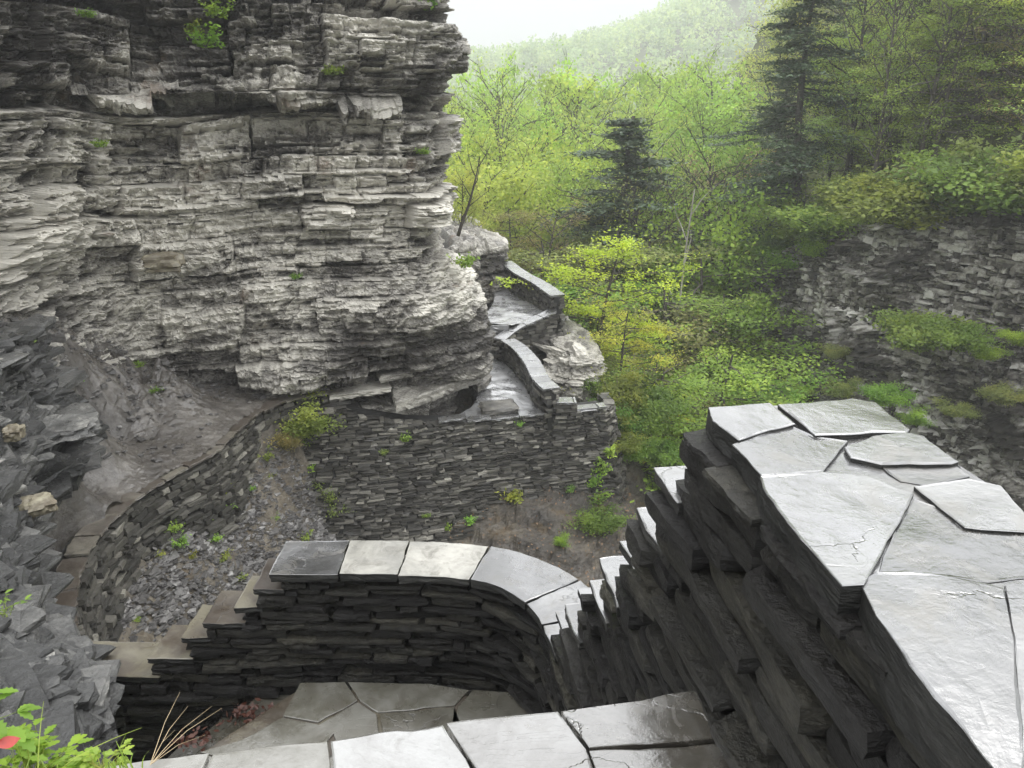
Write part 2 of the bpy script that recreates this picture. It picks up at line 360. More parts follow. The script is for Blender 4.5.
# slab ledges under the bulge of the cliff, jutting beds
def poly_slab(name, pts, th, mat, parent=None, rag=.01, seg=.06, seed=0, tilt=None, bev=.012, top_noise=.0, smooth=False, split=None):
    """irregular slab: polygon pts (x,y,z) top outline, ragged edge, rounded rim, thickness th"""
    pts = np.array(pts, float); out = []
    if np.sum(pts[:, 0]*np.roll(pts[:, 1], -1)-pts[:, 1]*np.roll(pts[:, 0], -1)) < 0: pts = pts[::-1]
    for a, b in zip(pts, np.roll(pts, -1, 0)):
        n = max(1, int(np.linalg.norm(b-a)/seg))
        for k in range(n): out.append(a+(b-a)*k/n)
    P = np.array(out); c = P.mean(0)
    r = P-c; r[:, 2] = 0; ln = np.linalg.norm(r, axis=1, keepdims=True)+1e-6; r = r/ln
    j = fbm(P[:, 0]*9, P[:, 1]*9, seed*1.7, 3, seed)[:, None]
    P = P+r*j*rag
    def ring(off, dz, jj=0):
        Q = P-r*off; Q[:, 2] += dz
        if jj: Q = Q+r*(fbm(P[:, 0]*14, P[:, 1]*14, seed+jj, 2, seed+jj)[:, None]*rag*.9)
        return Q
    rings = [ring(bev*2.5, 0), ring(bev*.7, -bev*.15), ring(0, -bev*.7), ring(rag*.35, -th*.4, 3), ring(rag*.2, -th*.65, 5), ring(rag*.9, -th, 7)]
    n = len(P)
    inner = [c+(P-c)*f*np.array([1, 1, 1]) for f in (.72, .4)]
    for q in inner: q[:, 2] = (P[:, 2]-c[2])*0+np.interp(1, [0, 1], [c[2], c[2]])
    for q, f in zip(inner, (.72, .4)): q[:, 2] = c[2]+(P[:, 2]-c[2])*f
    allr = inner[::-1]+rings
    V = [c[None]]+allr; V = np.concatenate(V)
    if top_noise:
        k = 1+n*3
        V[:k, 2] += top_noise*fbm(V[:k, 0]*3, V[:k, 1]*3, seed, 3, seed)
    tri = np.stack([np.zeros(n, int), 1+np.arange(n), 1+(np.arange(n)+1) % n], 1)
    qs = []
    for k in range(len(allr)-1):
        a = 1+k*n+np.arange(n); b = 1+k*n+(np.arange(n)+1) % n
        qs.append(np.stack([a, a+n, b+n, b], 1))
    cb = len(V); V = np.concatenate([V, (c-[0, 0, th])[None]])
    last = 1+(len(allr)-1)*n
    tri2 = np.stack([np.full(n, cb), last+(np.arange(n)+1) % n, last+np.arange(n)], 1)
    o = mesh(name, V, [np.concatenate([tri, tri2]), np.concatenate(qs)], mat, parent, smooth, np.full(len(V), .6+.3*random.uniform(-1, 1)))
    if split:   # rough cleft sides of the same slate, their shade put into the colour
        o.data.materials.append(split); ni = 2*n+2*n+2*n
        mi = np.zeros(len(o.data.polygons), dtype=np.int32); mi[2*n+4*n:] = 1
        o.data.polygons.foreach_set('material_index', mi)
    return o

# ------------------------------------------------------------------ stones
def rbox(nx, ny, nz, p=7.0):
    """rounded box template in [-1,1]^3"""
    V = {}; Fq = []
    def vid(i, j, k):
        key = (i, j, k)
        if key not in V: V[key] = len(V)
        return V[key]
    for k in (0, nz):
        for i in range(nx):
            for j in range(ny):
                q = [vid(i, j, k), vid(i+1, j, k), vid(i+1, j+1, k), vid(i, j+1, k)]
                Fq.append(q if k else q[::-1])
    for j in (0, ny):
        for i in range(nx):
            for k in range(nz):
                q = [vid(i, j, k), vid(i+1, j, k), vid(i+1, j, k+1), vid(i, j, k+1)]
                Fq.append(q[::-1] if j else q)
    for i in (0, nx):
        for j in range(ny):
            for k in range(nz):
                q = [vid(i, j, k), vid(i, j+1, k), vid(i, j+1, k+1), vid(i, j, k+1)]
                Fq.append(q if i else q[::-1])
    A = np.array(list(V.keys()), float); A = A/np.array([nx, ny, nz])*2-1
    nrm = (np.abs(A)**p).sum(1)**(1/p); A = A/nrm[:, None]
    return A, np.array(Fq)
def curve(pts, step=.05):
    """smoothed plan polyline -> resampled points + arc length"""
    P = np.array(pts, float); G = cr(P, np.linspace(0, len(P)-1, (len(P)-1)*30+1))
    s = np.concatenate([[0], np.cumsum(np.linalg.norm(np.diff(G[:, :2], axis=0), axis=1))])
    return G, s
def masonry(name, pts, ztop, zbot, mat, parent, h=(.06, .11), L=(.2, .5), depth=.2, tmpl=None, side=1, batter=0.0, jit=.012, noise_amp=.006,
            seed=0, gap=.006, z0=None, tilt=.0, thick=0, corem=True, hf=None, slope=0.0):
    """dry-laid courses along a plan curve; side=+1 puts the face on the left of the walking direction"""
    rs = np.random.default_rng(seed)
    G, s = curve(pts); Ltot = s[-1]
    pos = lambda q: np.array([np.interp(q, s, G[:, 0]), np.interp(q, s, G[:, 1])])
    T, TF = tmpl if tmpl is not None else rbox(1, 1, 1, 40)
    Vs = []; Fs = []; Ti = []; nv = 0
    zs = [z0 if z0 is not None else min(zbot(q) for q in np.linspace(0, Ltot, 40))]
    zmax = max(ztop(q) for q in np.linspace(0, Ltot, 80))
    while zs[-1] < zmax+2*abs(slope)*Ltot: zs.append(zs[-1]+rs.uniform(*h))
    for k in range(len(zs)-1):
        q = -rs.uniform(0, L[1])
        while q < Ltot:
            l = rs.uniform(*L)*(1 if rs.random() > .25 else .5); qc = q+l/2; q += l; l0 = l
            if qc < 0 or qc > Ltot: continue
            qs_ = np.linspace(max(0, qc-l/2), min(Ltot, qc+l/2), 9); okm = np.array([zs[k+1]-slope*t <= ztop(t)+.012 for t in qs_])
            if not okm.any(): continue
            if not okm.all():
                best = (0, 0, 0); st0 = None
                for u_, o_ in enumerate(list(okm)+[False]):
                    if o_ and st0 is None: st0 = u_
                    if not o_ and st0 is not None:
                        if u_-st0 > best[0]: best = (u_-st0, st0, u_-1)
                        st0 = None
                a_, b_ = qs_[best[1]]-.01, qs_[best[2]]+rs.uniform(.0, .04)
                if b_-a_ < .05: continue
                qc = (a_+b_)/2; l = b_-a_
            za, zb = zs[k]-slope*qc, zs[k+1]-slope*qc
            if zb > ztop(qc)+.012 or za < zbot(qc)-.12: continue
            p = pos(qc); e = pos(min(Ltot, qc+.05))-pos(max(0, qc-.05)); e /= np.linalg.norm(e)
            n = np.array([-e[1], e[0]])*side
            bt = batter(qc) if callable(batter) else batter
            off = bt*(ztop(qc)-(za+zb)/2)+rs.normal(0, jit)
            dd = depth*rs.uniform(.85, 1.1)
            c = np.array([*(p+n*(off-dd/2)), (za+zb)/2])
            hl, hd, hh = (l-gap)/2, dd/2, (zb-za-gap)/2
            V = T*np.array([hl, hd, hh])
            rot = rs.normal(0, .05); tl = rs.normal(0, tilt) if tilt else 0
            x = V[:, 0]*math.cos(rot)-V[:, 1]*math.sin(rot); y = V[:, 0]*math.sin(rot)+V[:, 1]*math.cos(rot)
            z = V[:, 2]+tl*V[:, 0]
            # uneven quarried ends
            sk = rs.normal(0, .25)*hd*.5
            x = x+sk*(V[:, 1]/hd)
            W = c[None]+np.outer(x, [e[0], e[1], 0])+np.outer(y, [n[0], n[1], 0])+np.outer(z, [0, 0, 1])
            if noise_amp:
                nn = fbm(W[:, 0]*11+seed, W[:, 1]*11, W[:, 2]*26, 3, seed+k)
                dirv = W-c; dirv /= np.linalg.norm(dirv, axis=1, keepdims=True)+1e-6
                dirv[:, 2] *= .5
                W = W+dirv*nn[:, None]*noise_amp*2
            else: W = W+rs.normal(0, jit*.35, W.shape)
            Vs.append(W); Fs.append(TF+nv); nv += len(W); Ti.append(np.full(len(W), np.clip(rs.normal(.5, .25), 0, 1)))
    o = mesh(name, np.concatenate(Vs), np.concatenate(Fs), mat, parent, False, np.concatenate(Ti))
    return o
def core(name, pts, ztop, zbot, mat, parent, a, b, side=1, batter=0, n=60):
    """dark mortar/rubble heart between offsets a..b from the face line"""
    G, s = curve(pts); V = []; q = np.linspace(0, s[-1], n)
    for t in q:
        p = np.array([np.interp(t, s, G[:, 0]), np.interp(t, s, G[:, 1])])
        e = np.array([np.interp(t+.05, s, G[:, 0])-np.interp(t-.05, s, G[:, 0]), np.interp(t+.05, s, G[:, 1])-np.interp(t-.05, s, G[:, 1])]); e /= np.linalg.norm(e)
        nn = np.array([-e[1], e[0]])*side; zt, zb = ztop(t), zbot(t); bt = (batter(t) if callable(batter) else batter)*(zt-zb)
        V += [[*(p+nn*a), zt], [*(p+nn*b), zt], [*(p+nn*(b)), zb], [*(p+nn*(a+bt)), zb]]
    V = np.array(V); i = np.arange(n-1)*4; Fq = []
    for k in range(4): Fq.append(np.stack([i+k, i+4+k, i+4+(k+1) % 4, i+(k+1) % 4], 1))
    Fq.append(np.array([[0, 1, 2, 3], [4*n-1, 4*n-2, 4*n-3, 4*n-4]]))
    return mesh(name, V, np.concatenate(Fq), mat, parent, False, np.full(len(V), .3))

# jutting beds at the foot of the cliff bulge, above the dark recess
for k, (L, z, th, back) in enumerate([
   ([(396, 402, -7.42), (430, 393, -7.42), (468, 378, -7.42), (484, 372, -7.42)], -7.42, .30, 2.6),
   ([(380, 378, -6.86), (420, 370, -6.86), (470, 358, -6.86), (486, 352, -6.86)], -6.86, .16, 2.2),
   ([(330, 396, -7.2), (362, 392, -7.2), (392, 388, -7.2)], -7.2, .16, 2.2),
   ([(478, 386, -7.85), (486, 382, -7.85), (492, 376, -7.85)], -7.85, .22, 1.6)]):
    fr = [onz(x, y, z) for x, y, _ in L]; bk = [p+np.array([-.7, back, 0]) for p in fr[::-1]]
    tag(poly_slab('rock_ledge', fr+bk, th, M['cliff'], None, .06, .12, 400+k, bev=.02, top_noise=.03), kind='structure')

# ------------------------------------------------------------------ near parapet wall
ZT = -.84; ZL = -2.95; LAND = -3.8
steps_r = [(2.12, -.84), (2.26, -1.12), (2.44, -1.38), (2.66, -1.64), (2.87, -1.87), (3.08, -2.11), (3.30, -2.33), (3.52, -2.56), (3.72, -2.77), (9, -2.95)]
inner = [(.99, -1.5), (.79, 0), (.62, 1.2), (.52, 1.95), (.38, 2.95), (.29, 3.55), (.14, 4.05), (-.2, 4.34), (-.8, 4.42), (-1.6, 4.42), (-2.4, 4.42), (-3.2, 4.45), (-4.2, 4.5)]
Gi, si = curve(inner)
def sY(Yv):  # arc at Y on the right-hand run
    k = np.argmax(Gi[:, 1] > Yv); return si[k]
s_corner = si[np.argmax(Gi[:, 0] < -.0)]
left_steps = [(-1.60, -2.95), (-1.75, -3.09), (-1.88, -3.23), (-2.13, -3.36), (-2.30, -3.48), (-2.55, -3.66), (-9, -3.83)]
def z_top(q):
    x = np.interp(q, si, Gi[:, 0]); y = np.interp(q, si, Gi[:, 1])
    if q < s_corner:
        for yy, z in steps_r:
            if y < yy: return z
        return ZL
    for xx, z in left_steps:
        if x > xx: return z
    return -3.83
def stair_z(x, y):
    if y < 1.8: return -1.6
    if y < 3.6: return -1.6-.275*math.ceil((y-1.8)/.225)
    if x > -1.5: return LAND
    return LAND-.19*math.ceil((-1.5-x)/.3)
par = thing('stone_wall', 'dark wet dry-stone stair parapet with pale slate coping, foreground', 'wall', (.9, 1.5, -1.6))
T1 = rbox(7, 3, 2, 14)
def zb_in(q):
    x = np.interp(q, si, Gi[:, 0]); y = np.interp(q, si, Gi[:, 1])
    return max(-5.4, stair_z(x, y)-.35)
def zlin(y): return float(np.interp(y, [1.0, 2.10, 2.13, 2.24, 2.42, 2.66, 2.87, 3.08, 3.42, 3.68, 3.85], [-.84, -.84, -.94, -1.04, -1.28, -1.54, -1.76, -2.0, -2.30, -2.62, -2.95]))
def zt_in(q):
    y = np.interp(q, si, Gi[:, 1])
    if q < s_corner and 2.1 < y < 3.75: return min(z_top(q)-.05, zlin(y)-.02+.07*(float(hsh(np.floor(y*11), 3, 1, 5))-.5))
    return z_top(q)-.055
masonry('masonry', inner, zt_in, zb_in, M['darkwall'], par, (.028, .085), (.16, .66), .17, T1, 1, 0.0, .020, .007, 5, .009, z0=-5.5, tilt=.02)
G2, s2 = Gi, si
thick = lambda q: np.interp(q, [0, sY(2.1), s_corner, si[-1]], [.55, .52, .36, .34])
# outer face of the same wall: offset curve
def off_curve(fn):
    out = []
    for q in np.linspace(0, si[-1], 26):
        p = np.array([np.interp(q, si, Gi[:, 0]), np.interp(q, si, Gi[:, 1])])
        e = np.array([np.interp(q+.04, si, Gi[:, 0])-np.interp(q-.04, si, Gi[:, 0]), np.interp(q+.04, si, Gi[:, 1])-np.interp(q-.04, si, Gi[:, 1])]); e /= np.linalg.norm(e)
        out.append(p+np.array([e[1], -e[0]])*fn(q))
    return out
outer = off_curve(thick); Go, so = curve(outer)
tq = lambda q: q/so[-1]*si[-1]
def zt_out(q):
    y = np.interp(q, so, Go[:, 1]); x = np.interp(q, so, Go[:, 0])
    if x > .45 or y < 3.2:
        for yy, z in steps_r:
            if y < yy-.04: return z-.07
    return z_top(min(si[-1], max(s_corner, tq(q))))-.055 if x < .2 else ZL-.055
masonry('outer_masonry', outer, zt_out, lambda q: -6.2, M['darkwall'], par, (.06, .12), (.2, .6), .17, rbox(3, 1, 1, 14), -1, 0.0, .015, .006, 6, .012, z0=-6.3)
core('wall_core', inner, lambda q: z_top(q)-.10, lambda q: -6.2, M['core'], par, -.09, -.27, 1, 0, 160)

# near coping: slabs traced on the top plane of the wall (z = -0.84)
S = lambda L, z=ZT: [onz(x, y, z) for x, y in L]
near_slabs = [
 ([(712, 408), (768, 404), (791, 423), (739, 439), (716, 420)], .012),
 ([(782, 405), (853, 399), (875, 403), (906, 428), (903, 431), (817, 434)], .014),
 ([(733, 444), (789, 424), (815, 437), (845, 441), (822, 470), (763, 474)], .0),
 ([(848, 447), (875, 438), (906, 434), (923, 437), (957, 461), (949, 463), (883, 463), (853, 457)], .006),
 ([(763, 477), (822, 473), (868, 478), (911, 494), (896, 522), (863, 581), (842, 583), (802, 537), (771, 495)], .010),
 ([(885, 466), (954, 465), (968, 476), (928, 483), (903, 480)], -.012),
 ([(918, 487), (969, 480), (999, 487), (1024, 514), (1026, 530), (966, 525), (944, 506)], .006),
 ([(913, 499), (942, 509), (962, 528), (1026, 534), (1050, 575), (985, 578), (950, 574), (880, 571), (899, 524)], -.008),
 ([(865, 586), (880, 575), (948, 578), (1002, 590), (1012, 640), (1016, 720), (1035, 850), (1058, 960), (1015, 800), (990, 764), (930, 680), (880, 618)], .0),
 ([(1006, 588), (1052, 580), (1092, 640), (1120, 720), (1150, 800), (1170, 900), (1062, 900), (1035, 800), (1020, 720), (1016, 640)], -.004)]
for k, (pl, dz) in enumerate(near_slabs):
    th = (.10, .075, .09, .08, .12, .05, .07, .05, .125, .09)[k]
    Q = S(pl, ZT+dz*.45); c0 = sum(Q)/len(Q); Q = [p+(p-c0)/np.linalg.norm(p-c0)*.009 for p in Q]
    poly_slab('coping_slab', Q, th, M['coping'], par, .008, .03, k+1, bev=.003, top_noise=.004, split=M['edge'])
# mortar bed under the near coping
bed = [(709, 412), (770, 405), (872, 401), (908, 432), (962, 466), (1002, 490), (1060, 560), (1170, 760), (1170, 900), (1100, 960), (1062, 900), (1008, 768), (946, 682), (866, 592), (784, 500), (742, 446)]
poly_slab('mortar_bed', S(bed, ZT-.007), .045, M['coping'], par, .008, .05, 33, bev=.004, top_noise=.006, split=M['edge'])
# coping behind the viewer continues
poly_slab('coping_slab', [(.64, .62, ZT), (1.2, .62, ZT), (1.36, -1.5, ZT), (.95, -1.5, ZT), (.74, .1, ZT)], .1, M['coping'], par, .01, .05, 41)
def strip_slab(q0, q1, z, th, mat, inn=.025, outn=.03, seed=0, label=None, nseg=5, bev=.003, dz=0):
    L = []
    for q in np.linspace(q0, q1, nseg):
        p = np.array([np.interp(q, si, Gi[:, 0]), np.interp(q, si, Gi[:, 1])])
        e = np.array([np.interp(q+.04, si, Gi[:, 0])-np.interp(q-.04, si, Gi[:, 0]), np.interp(q+.04, si, Gi[:, 1])-np.interp(q-.04, si, Gi[:, 1])]); e /= np.linalg.norm(e)
        n = np.array([-e[1], e[0]]); L.append((p+n*inn, p-n*(thick(q)+outn)))
    pts = [(*a, z) for a, b in L]+[(*b, z) for a, b in L[::-1]]
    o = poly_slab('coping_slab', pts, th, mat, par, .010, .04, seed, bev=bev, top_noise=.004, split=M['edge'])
    if label: o['label'] = label
    return o
prev = 2.12
for k, (yy, z) in enumerate(steps_r[1:-1]):
    strip_slab(sY(prev-.10), sY(yy)+.02*(k % 2), z, .05, M['coping'], .012-.012*(k % 3), .02, 50+k, nseg=3)
    prev = yy
qa = sY(3.62)
edges = [qa]
x_to_s = lambda x: si[(si > s_corner-.2) & (Gi[:, 0] < x)][0]
cuts = [sY(3.58), sY(3.86), x_to_s(.12), x_to_s(-.26), x_to_s(-.74), x_to_s(-1.16), x_to_s(-1.60)]
for k in range(len(cuts)-1):
    m = M['coping'] if k < 3 else (M['palecap'] if k < 5 else M['coping'])
    strip_slab(cuts[k]+.006, cuts[k+1]-.004, ZL+(.0, .004, .008, .0, .006, .003)[k], .065, m, .035, .03, 70+k)
px_ = -1.60
for k, (xx, z) in enumerate(left_steps[1:]):
    xx = max(xx, -3.7)
    q0, q1 = x_to_s(px_+.06), x_to_s(xx+.01)
    o = strip_slab(q0, q1, z, .05, M['browncap'], .0, .03, 90+k, nseg=3)
    o['label'] = 'brown leaf-stained cap stone on a step of the wall'
    px_ = xx
    if xx <= -3.7: break

# ------------------------------------------------------------------ stairs and landing
st = thing('stone_staircase', 'wet slate steps and landing flagstones inside the foreground parapet', 'staircase', (-.2, 1.5, -1.6))
Z1 = -1.6
for k, (pl, dz, m) in enumerate([
  ([(562, 711), (640, 700), (694, 690), (760, 700), (760, 736), (590, 747)], 0, 'step'),
  ([(590, 751), (764, 740), (830, 860), (640, 900)], -.003, 'step'),
  ([(447, 723), (558, 711), (586, 749), (630, 900), (520, 900), (478, 772)], 0, 'step'),
  ([(330, 740), (428, 727), (443, 724), (472, 772), (512, 900), (340, 900)], -.004, 'step'),
  ([(212, 752), (327, 741), (336, 900), (140, 900)], -.008, 'flag'),
  ([(95, 768), (209, 753), (136, 900), (0, 900)], -.01, 'flag')]):
    poly_slab('step_slab', S(pl, Z1+dz), .08, M[m], st, .008, .04, 110+k, bev=.004, top_noise=.003)
def box(name, lo, hi, mat, parent, tint=.4):
    T, TF = rbox(1, 1, 1, 60); lo = np.array(lo, float); hi = np.array(hi, float)
    return mesh(name, (T*1.018).clip(-1, 1)*(hi-lo)/2+(hi+lo)/2, TF, mat, parent, False, np.full(len(T), tint))
def edgeY(x): return 1.8+(x-.52)*.2
def wallX(y): return .62-.137*(y-1.2)-.01
poly_slab('riser_block', [(-1.3, -1.2, Z1-.085), (.85, -1.2, Z1-.085), (wallX(1.75), 1.75, Z1-.085), (-.86, edgeY(-.86)-.05, Z1-.085)], .7, M['darkwall'], st, .01, .1, 120)
for k in range(7):
    z = Z1-.275*(k+1); o0 = -.14+.225*k; o1 = .205+.225*k; xl = -.9-.09*k
    q4 = [(xl, edgeY(xl)+o0), (wallX(1.8+o0), edgeY(.5)+o0), (wallX(1.8+o1), edgeY(.5)+o1), (xl-.05, edgeY(xl)+o1)]
    poly_slab('step_slab', [(x, y, z) for x, y in q4], .09, M['flag'], st, .006, .05, 130+k, bev=.005)
    poly_slab('riser_block', [(x, y-.03, z-.092) for x, y in q4], .5, M['darkwall'], st, .006, .08, 140+k)
land = [
  [(300, 683), (345, 682), (357, 700), (318, 722), (283, 716)],
  [(348, 682), (430, 684), (470, 690), (455, 705), (378, 712), (360, 700)],
  [(473, 690), (540, 694), (600, 720), (470, 735), (455, 718), (458, 706)],
  [(282, 718), (316, 724), (336, 730), (300, 775), (200, 752), (240, 740)],
  [(318, 725), (358, 702), (376, 714), (382, 745), (338, 752), (334, 732)],
  [(380, 714), (454, 707), (452, 720), (600, 730), (600, 790), (340, 790), (342, 755), (386, 746)],
  [(200, 754), (300, 777), (336, 754), (336, 800), (150, 800)]]
for k, pl in enumerate(land):
    poly_slab('landing_flagstone', S(pl, LAND+random.uniform(-.004, .004)), .05, M['flag'], st, .008, .05, 150+k, bev=.004)
lb = S([(302, 686), (560, 700), (640, 735), (500, 830), (120, 830), (196, 756)], LAND-.012)
poly_slab('mortar_bed', lb, .5, M['browncap'], st, .006, .1, 170)
for k in range(5):
    z = LAND-.19*(k+1); x1 = -1.42-.27*k
    poly_slab('step_slab', [(x1, 4.44, z), (x1-.50, 3.2, z), (x1-.95, 3.2, z), (x1-.40, 4.44, z)], .10, M['flag'], st, .006, .06, 180+k, bev=.005)
    box('riser_block', (x1-.55, 3.3, z-.8), (x1-.1, 4.4, z-.102), M['darkwall'], st)

# ------------------------------------------------------------------ near-left rock face
rows = [330, 400, 450, 500, 560, 620, 680, 740, 820, 960]
#                 px:  -380  -120   0    edge
nd = {330: (5.0, 8.6, 12.0, 13.6), 400: (4.4, 7.6, 10.2, 12.2), 450: (4.1, 6.8, 8.8, 10.6), 500: (3.8, 6.0, 7.6, 9.6), 560: (3.3, 5.0, 6.2, 7.9), 620: (2.9, 4.1, 4.9, 5.7),
      680: (2.4, 3.2, 3.8, 4.05), 740: (2.0, 2.7, 3.2, 3.45), 820: (1.8, 2.3, 2.7, 2.9), 960: (1.4, 1.8, 2.1, 2.3)}
ne = {330: 20, 400: 48, 450: 82, 500: 28, 560: 8, 620: 14, 680: 56, 740: 68, 820: 66, 960: 60}
ctrl2 = []
for y in rows:
    d = nd[y]; e = ne[y]
    r = [at(-380, y, d[0]), at(-120, y, d[1]), at(0, y, d[2]), at(e*.62, y, d[2]*.35+d[3]*.65-.1), at(e, y, d[3])]
    r.append(at(e, y, d[3])+np.array([-.15, .45, -.25])); r.append(at(e, y, d[3])+np.array([-.7, 1.0, -.9]))
    ctrl2.append(r)
def near_tint(t, S, Z, X, Y, tr, tc): return np.clip(.30+.3*t+.34*fbm(X*1.3, Y*1.3, Z*2.6, 4, 8)+.22*fbm(X*2, Y*2, Z*14, 3, 9), 0, 1.1)
def near_amp(S, Z, X, Y, tr, tc): return .10+0*S
def hollow(S, Z, X, Y, G):
    r = 0
    for c, w, h, dp in HOL:
        q = (np.hypot((X-c[0])*.9, (Y-c[1])*.35)/w)**4+((Z-c[2])/h)**4
        r = r-dp*np.exp(-q)
    return r
c2 = np.array(ctrl2)
G0 = cr(cr(c2, np.linspace(0, len(c2)-1, 150)).transpose(1, 0, 2), np.linspace(0, 6, 120)).transpose(1, 0, 2)[:, :85]
D0 = G0[..., 1]*CP-G0[..., 2]*SP; PX0 = 512+F*G0[..., 0]/D0; PY0 = 384-F*(G0[..., 1]*SP+G0[..., 2]*CP)/D0
HOL = []
for hx, hy, w_, h_, dp_ in ((64, 452, .40, .24, 1.6), (48, 722, .12, .10, .5), (14, 600, .18, .10, .4)):
    kk = np.unravel_index(np.argmin((PX0-hx)**2+(PY0-hy)**2), PX0.shape); HOL.append((G0[kk], w_, h_, dp_))
def piled_rock(ctrl, res, n, seed, smul=1.0):
    '''eroded shale face: a rough base surface with ledges of broken, nearly level slabs standing out of it'''
    rs = np.random.default_rng(seed); R_, C_ = ctrl.shape[:2]
    tr = np.linspace(0, R_-1, 260); tc = np.linspace(0, C_-1, 170)
    G = cr(ctrl, tr); G = cr(G.transpose(1, 0, 2), tc).transpose(1, 0, 2)
    N = np.cross(np.gradient(G, axis=0), np.gradient(G, axis=1)); N /= np.linalg.norm(N, axis=2, keepdims=True)+1e-9
    X, Y, Z = G[..., 0], G[..., 1], G[..., 2]
    G2 = G+N*(.10*fbm(X*2, Y*2, Z*4, 5, seed, .6)-.08+hollow(0, Z, X, Y, G))[..., None]
    idx = np.arange(X.size).reshape(X.shape); q = np.stack([idx[:-1, :-1], idx[1:, :-1], idx[1:, 1:], idx[:-1, 1:]], -1).reshape(-1, 4)
    t0 = np.clip(.25+.4*fbm(X*1.5, Y*1.5, Z*5, 4, 8), 0, 1)
    Vs = [G2.reshape(-1, 3)]; Fs = [q]; Ti = [t0.ravel()]; nv = X.size
    T, TF = rbox(3, 2, 2, 9); GR_ = cr(cr(ctrl, tr).transpose(1, 0, 2), tc).transpose(1, 0, 2)
    for k in range(n):
        a = int(rs.integers(2, 258)); b = int(rs.beta(1.5, 1.3)*140)+1; P = GR_[a, b]; nn = N[a, b]
        if float(hollow(0, P[2], P[0], P[1], 0)) < -.12: continue
        dist = np.linalg.norm(P); sz = (.045+.012*dist)*rs.gamma(3.2, .33)*smul
        L, D, H = sz*rs.uniform(1.0, 2.6), sz*rs.uniform(.6, 1.2), sz*rs.uniform(.14, .42)
        V = T*np.array([L, D, H]); V = V+np.array([.14*rs.normal()*V[:, 1], .14*rs.normal()*V[:, 0], 0*V[:, 0]]).T
        f = fbm(V[:, 0]*3/sz+k, V[:, 1]*3/sz, V[:, 2]*7/sz, 3, seed+k % 50)
        V = V*(1+.12*f[:, None]*np.array([1, 1, .5])); 
        h_ = np.array([nn[0], nn[1]]); yaw = math.atan2(h_[1], h_[0])+math.pi/2+rs.normal(0, .45); c_, s_ = math.cos(yaw), math.sin(yaw)
        t1, t2 = rs.normal(.05, .06), rs.normal(-.05, .06)
        V[:, 2] += t1*V[:, 0]+t2*V[:, 1]
        V = V@np.array([[c_, s_, 0], [-s_, c_, 0], [0, 0, 1]])
        V = V+P+nn*(rs.uniform(-.5, .25)*D)
        Vs.append(V); Fs.append(TF+nv); nv += len(V); Ti.append(np.clip(np.full(len(V), rs.normal(.27, .19)+.2*float(vn(P[0]*1.5, P[1]*1.5, P[2]*5, 2)))+.15*f, 0, 1.05))
    return tag(mesh('rock_face', np.concatenate(Vs), np.concatenate(Fs), M['wetrock'], None, False, np.concatenate(Ti)), kind='structure')
piled_rock(c2, .03, 13000, 23, .40)

# ------------------------------------------------------------------ terrace, scree, floor
def grid_surface(name, pts, xr, yr, step, mat, rough=.03, seed=0, extra=None, smooth=False, eps=.6, mask=None, tintf=None, rs=2.0):
    """height field through scattered control points (inverse-distance / thin-plate)"""
    P = np.array(pts); n = len(P)
    def phi(r): return r
    A = phi(np.linalg.norm(P[:, None, :2]-P[None, :, :2], axis=2)); B = np.c_[np.ones(n), P[:, :2]]
    Mx = np.block([[A+np.eye(n)*.05, B], [B.T, np.zeros((3, 3))]]); w = np.linalg.solve(Mx, np.r_[P[:, 2], 0, 0, 0])
    xs = np.arange(xr[0], xr[1], step); ys = np.arange(yr[0], yr[1], step); X, Y = np.meshgrid(xs, ys)
    Z = w[n]+w[n+1]*X+w[n+2]*Y
    for k in range(n): Z = Z+w[k]*np.hypot(X-P[k, 0], Y-P[k, 1])
    Z0 = Z.copy()
    Z = Z+rough*fbm(X*rs, Y*rs, 0, 6, seed, .62)
    if extra is not None: Z = Z+extra(X, Y, Z)
    idx = np.arange(X.size).reshape(X.shape)
    q = np.stack([idx[:-1, :-1], idx[:-1, 1:], idx[1:, 1:], idx[1:, :-1]], -1)
    if mask is not None:
        mk = mask(X, Y); q = q[mk[:-1, :-1] & mk[1:, 1:]]
    t = np.clip(.5+.3*fbm(X*1.2, Y*1.2, 0, 4, seed+4), 0, 1)
    if tintf is not None: t = tintf(t, X, Y, Z)
    return tag(mesh(name, np.c_[X.ravel(), Y.ravel(), Z.ravel()], q.reshape(-1, 4), mat, None, smooth, t.ravel()), kind='structure'), (lambda x, y: float(w[n]+w[n+1]*x+w[n+2]*y+sum(w[k]*math.hypot(x-P[k, 0], y-P[k, 1]) for k in range(n))))
TZ = -7.0
# outer edge of the terrace (wall line), pixels on z=-7
terr_edge = [onz(96, 690, -7.15), onz(78, 640, -7.1), onz(74, 590, -7.05), onz(92, 545, TZ), onz(128, 505, TZ), onz(172, 476, TZ), onz(214, 453, TZ), onz(238, 430, TZ), onz(262, 412, -7.05), onz(300, 399, -7.15), onz(345, 392, -7.2)]
tp = [(x, y, z) for x, y, z in terr_edge]
tp += [tuple(onz(30, 640, -7.0)), tuple(onz(20, 560, -6.9)), tuple(onz(70, 500, -6.9)), tuple(onz(100, 450, -6.85)), tuple(onz(128, 415, -6.8)), tuple(onz(165, 398, -6.8)), tuple(onz(215, 396, -6.95)), tuple(at(70, 392, 14.0)), tuple(at(118, 376, 16.4)), tuple(at(60, 345, 15.2)), tuple(at(160, 362, 17.2)), tuple(at(100, 335, 17.0)), tuple(at(0, 350, 13.2)), tuple(at(20, 400, 12.0)), tuple(onz(-60, 520, -5.6)),
       tuple(onz(280, 385, -7.1)), tuple(onz(340, 380, -7.2))]
EG, ES = curve([(p[0], p[1]) for p in terr_edge])
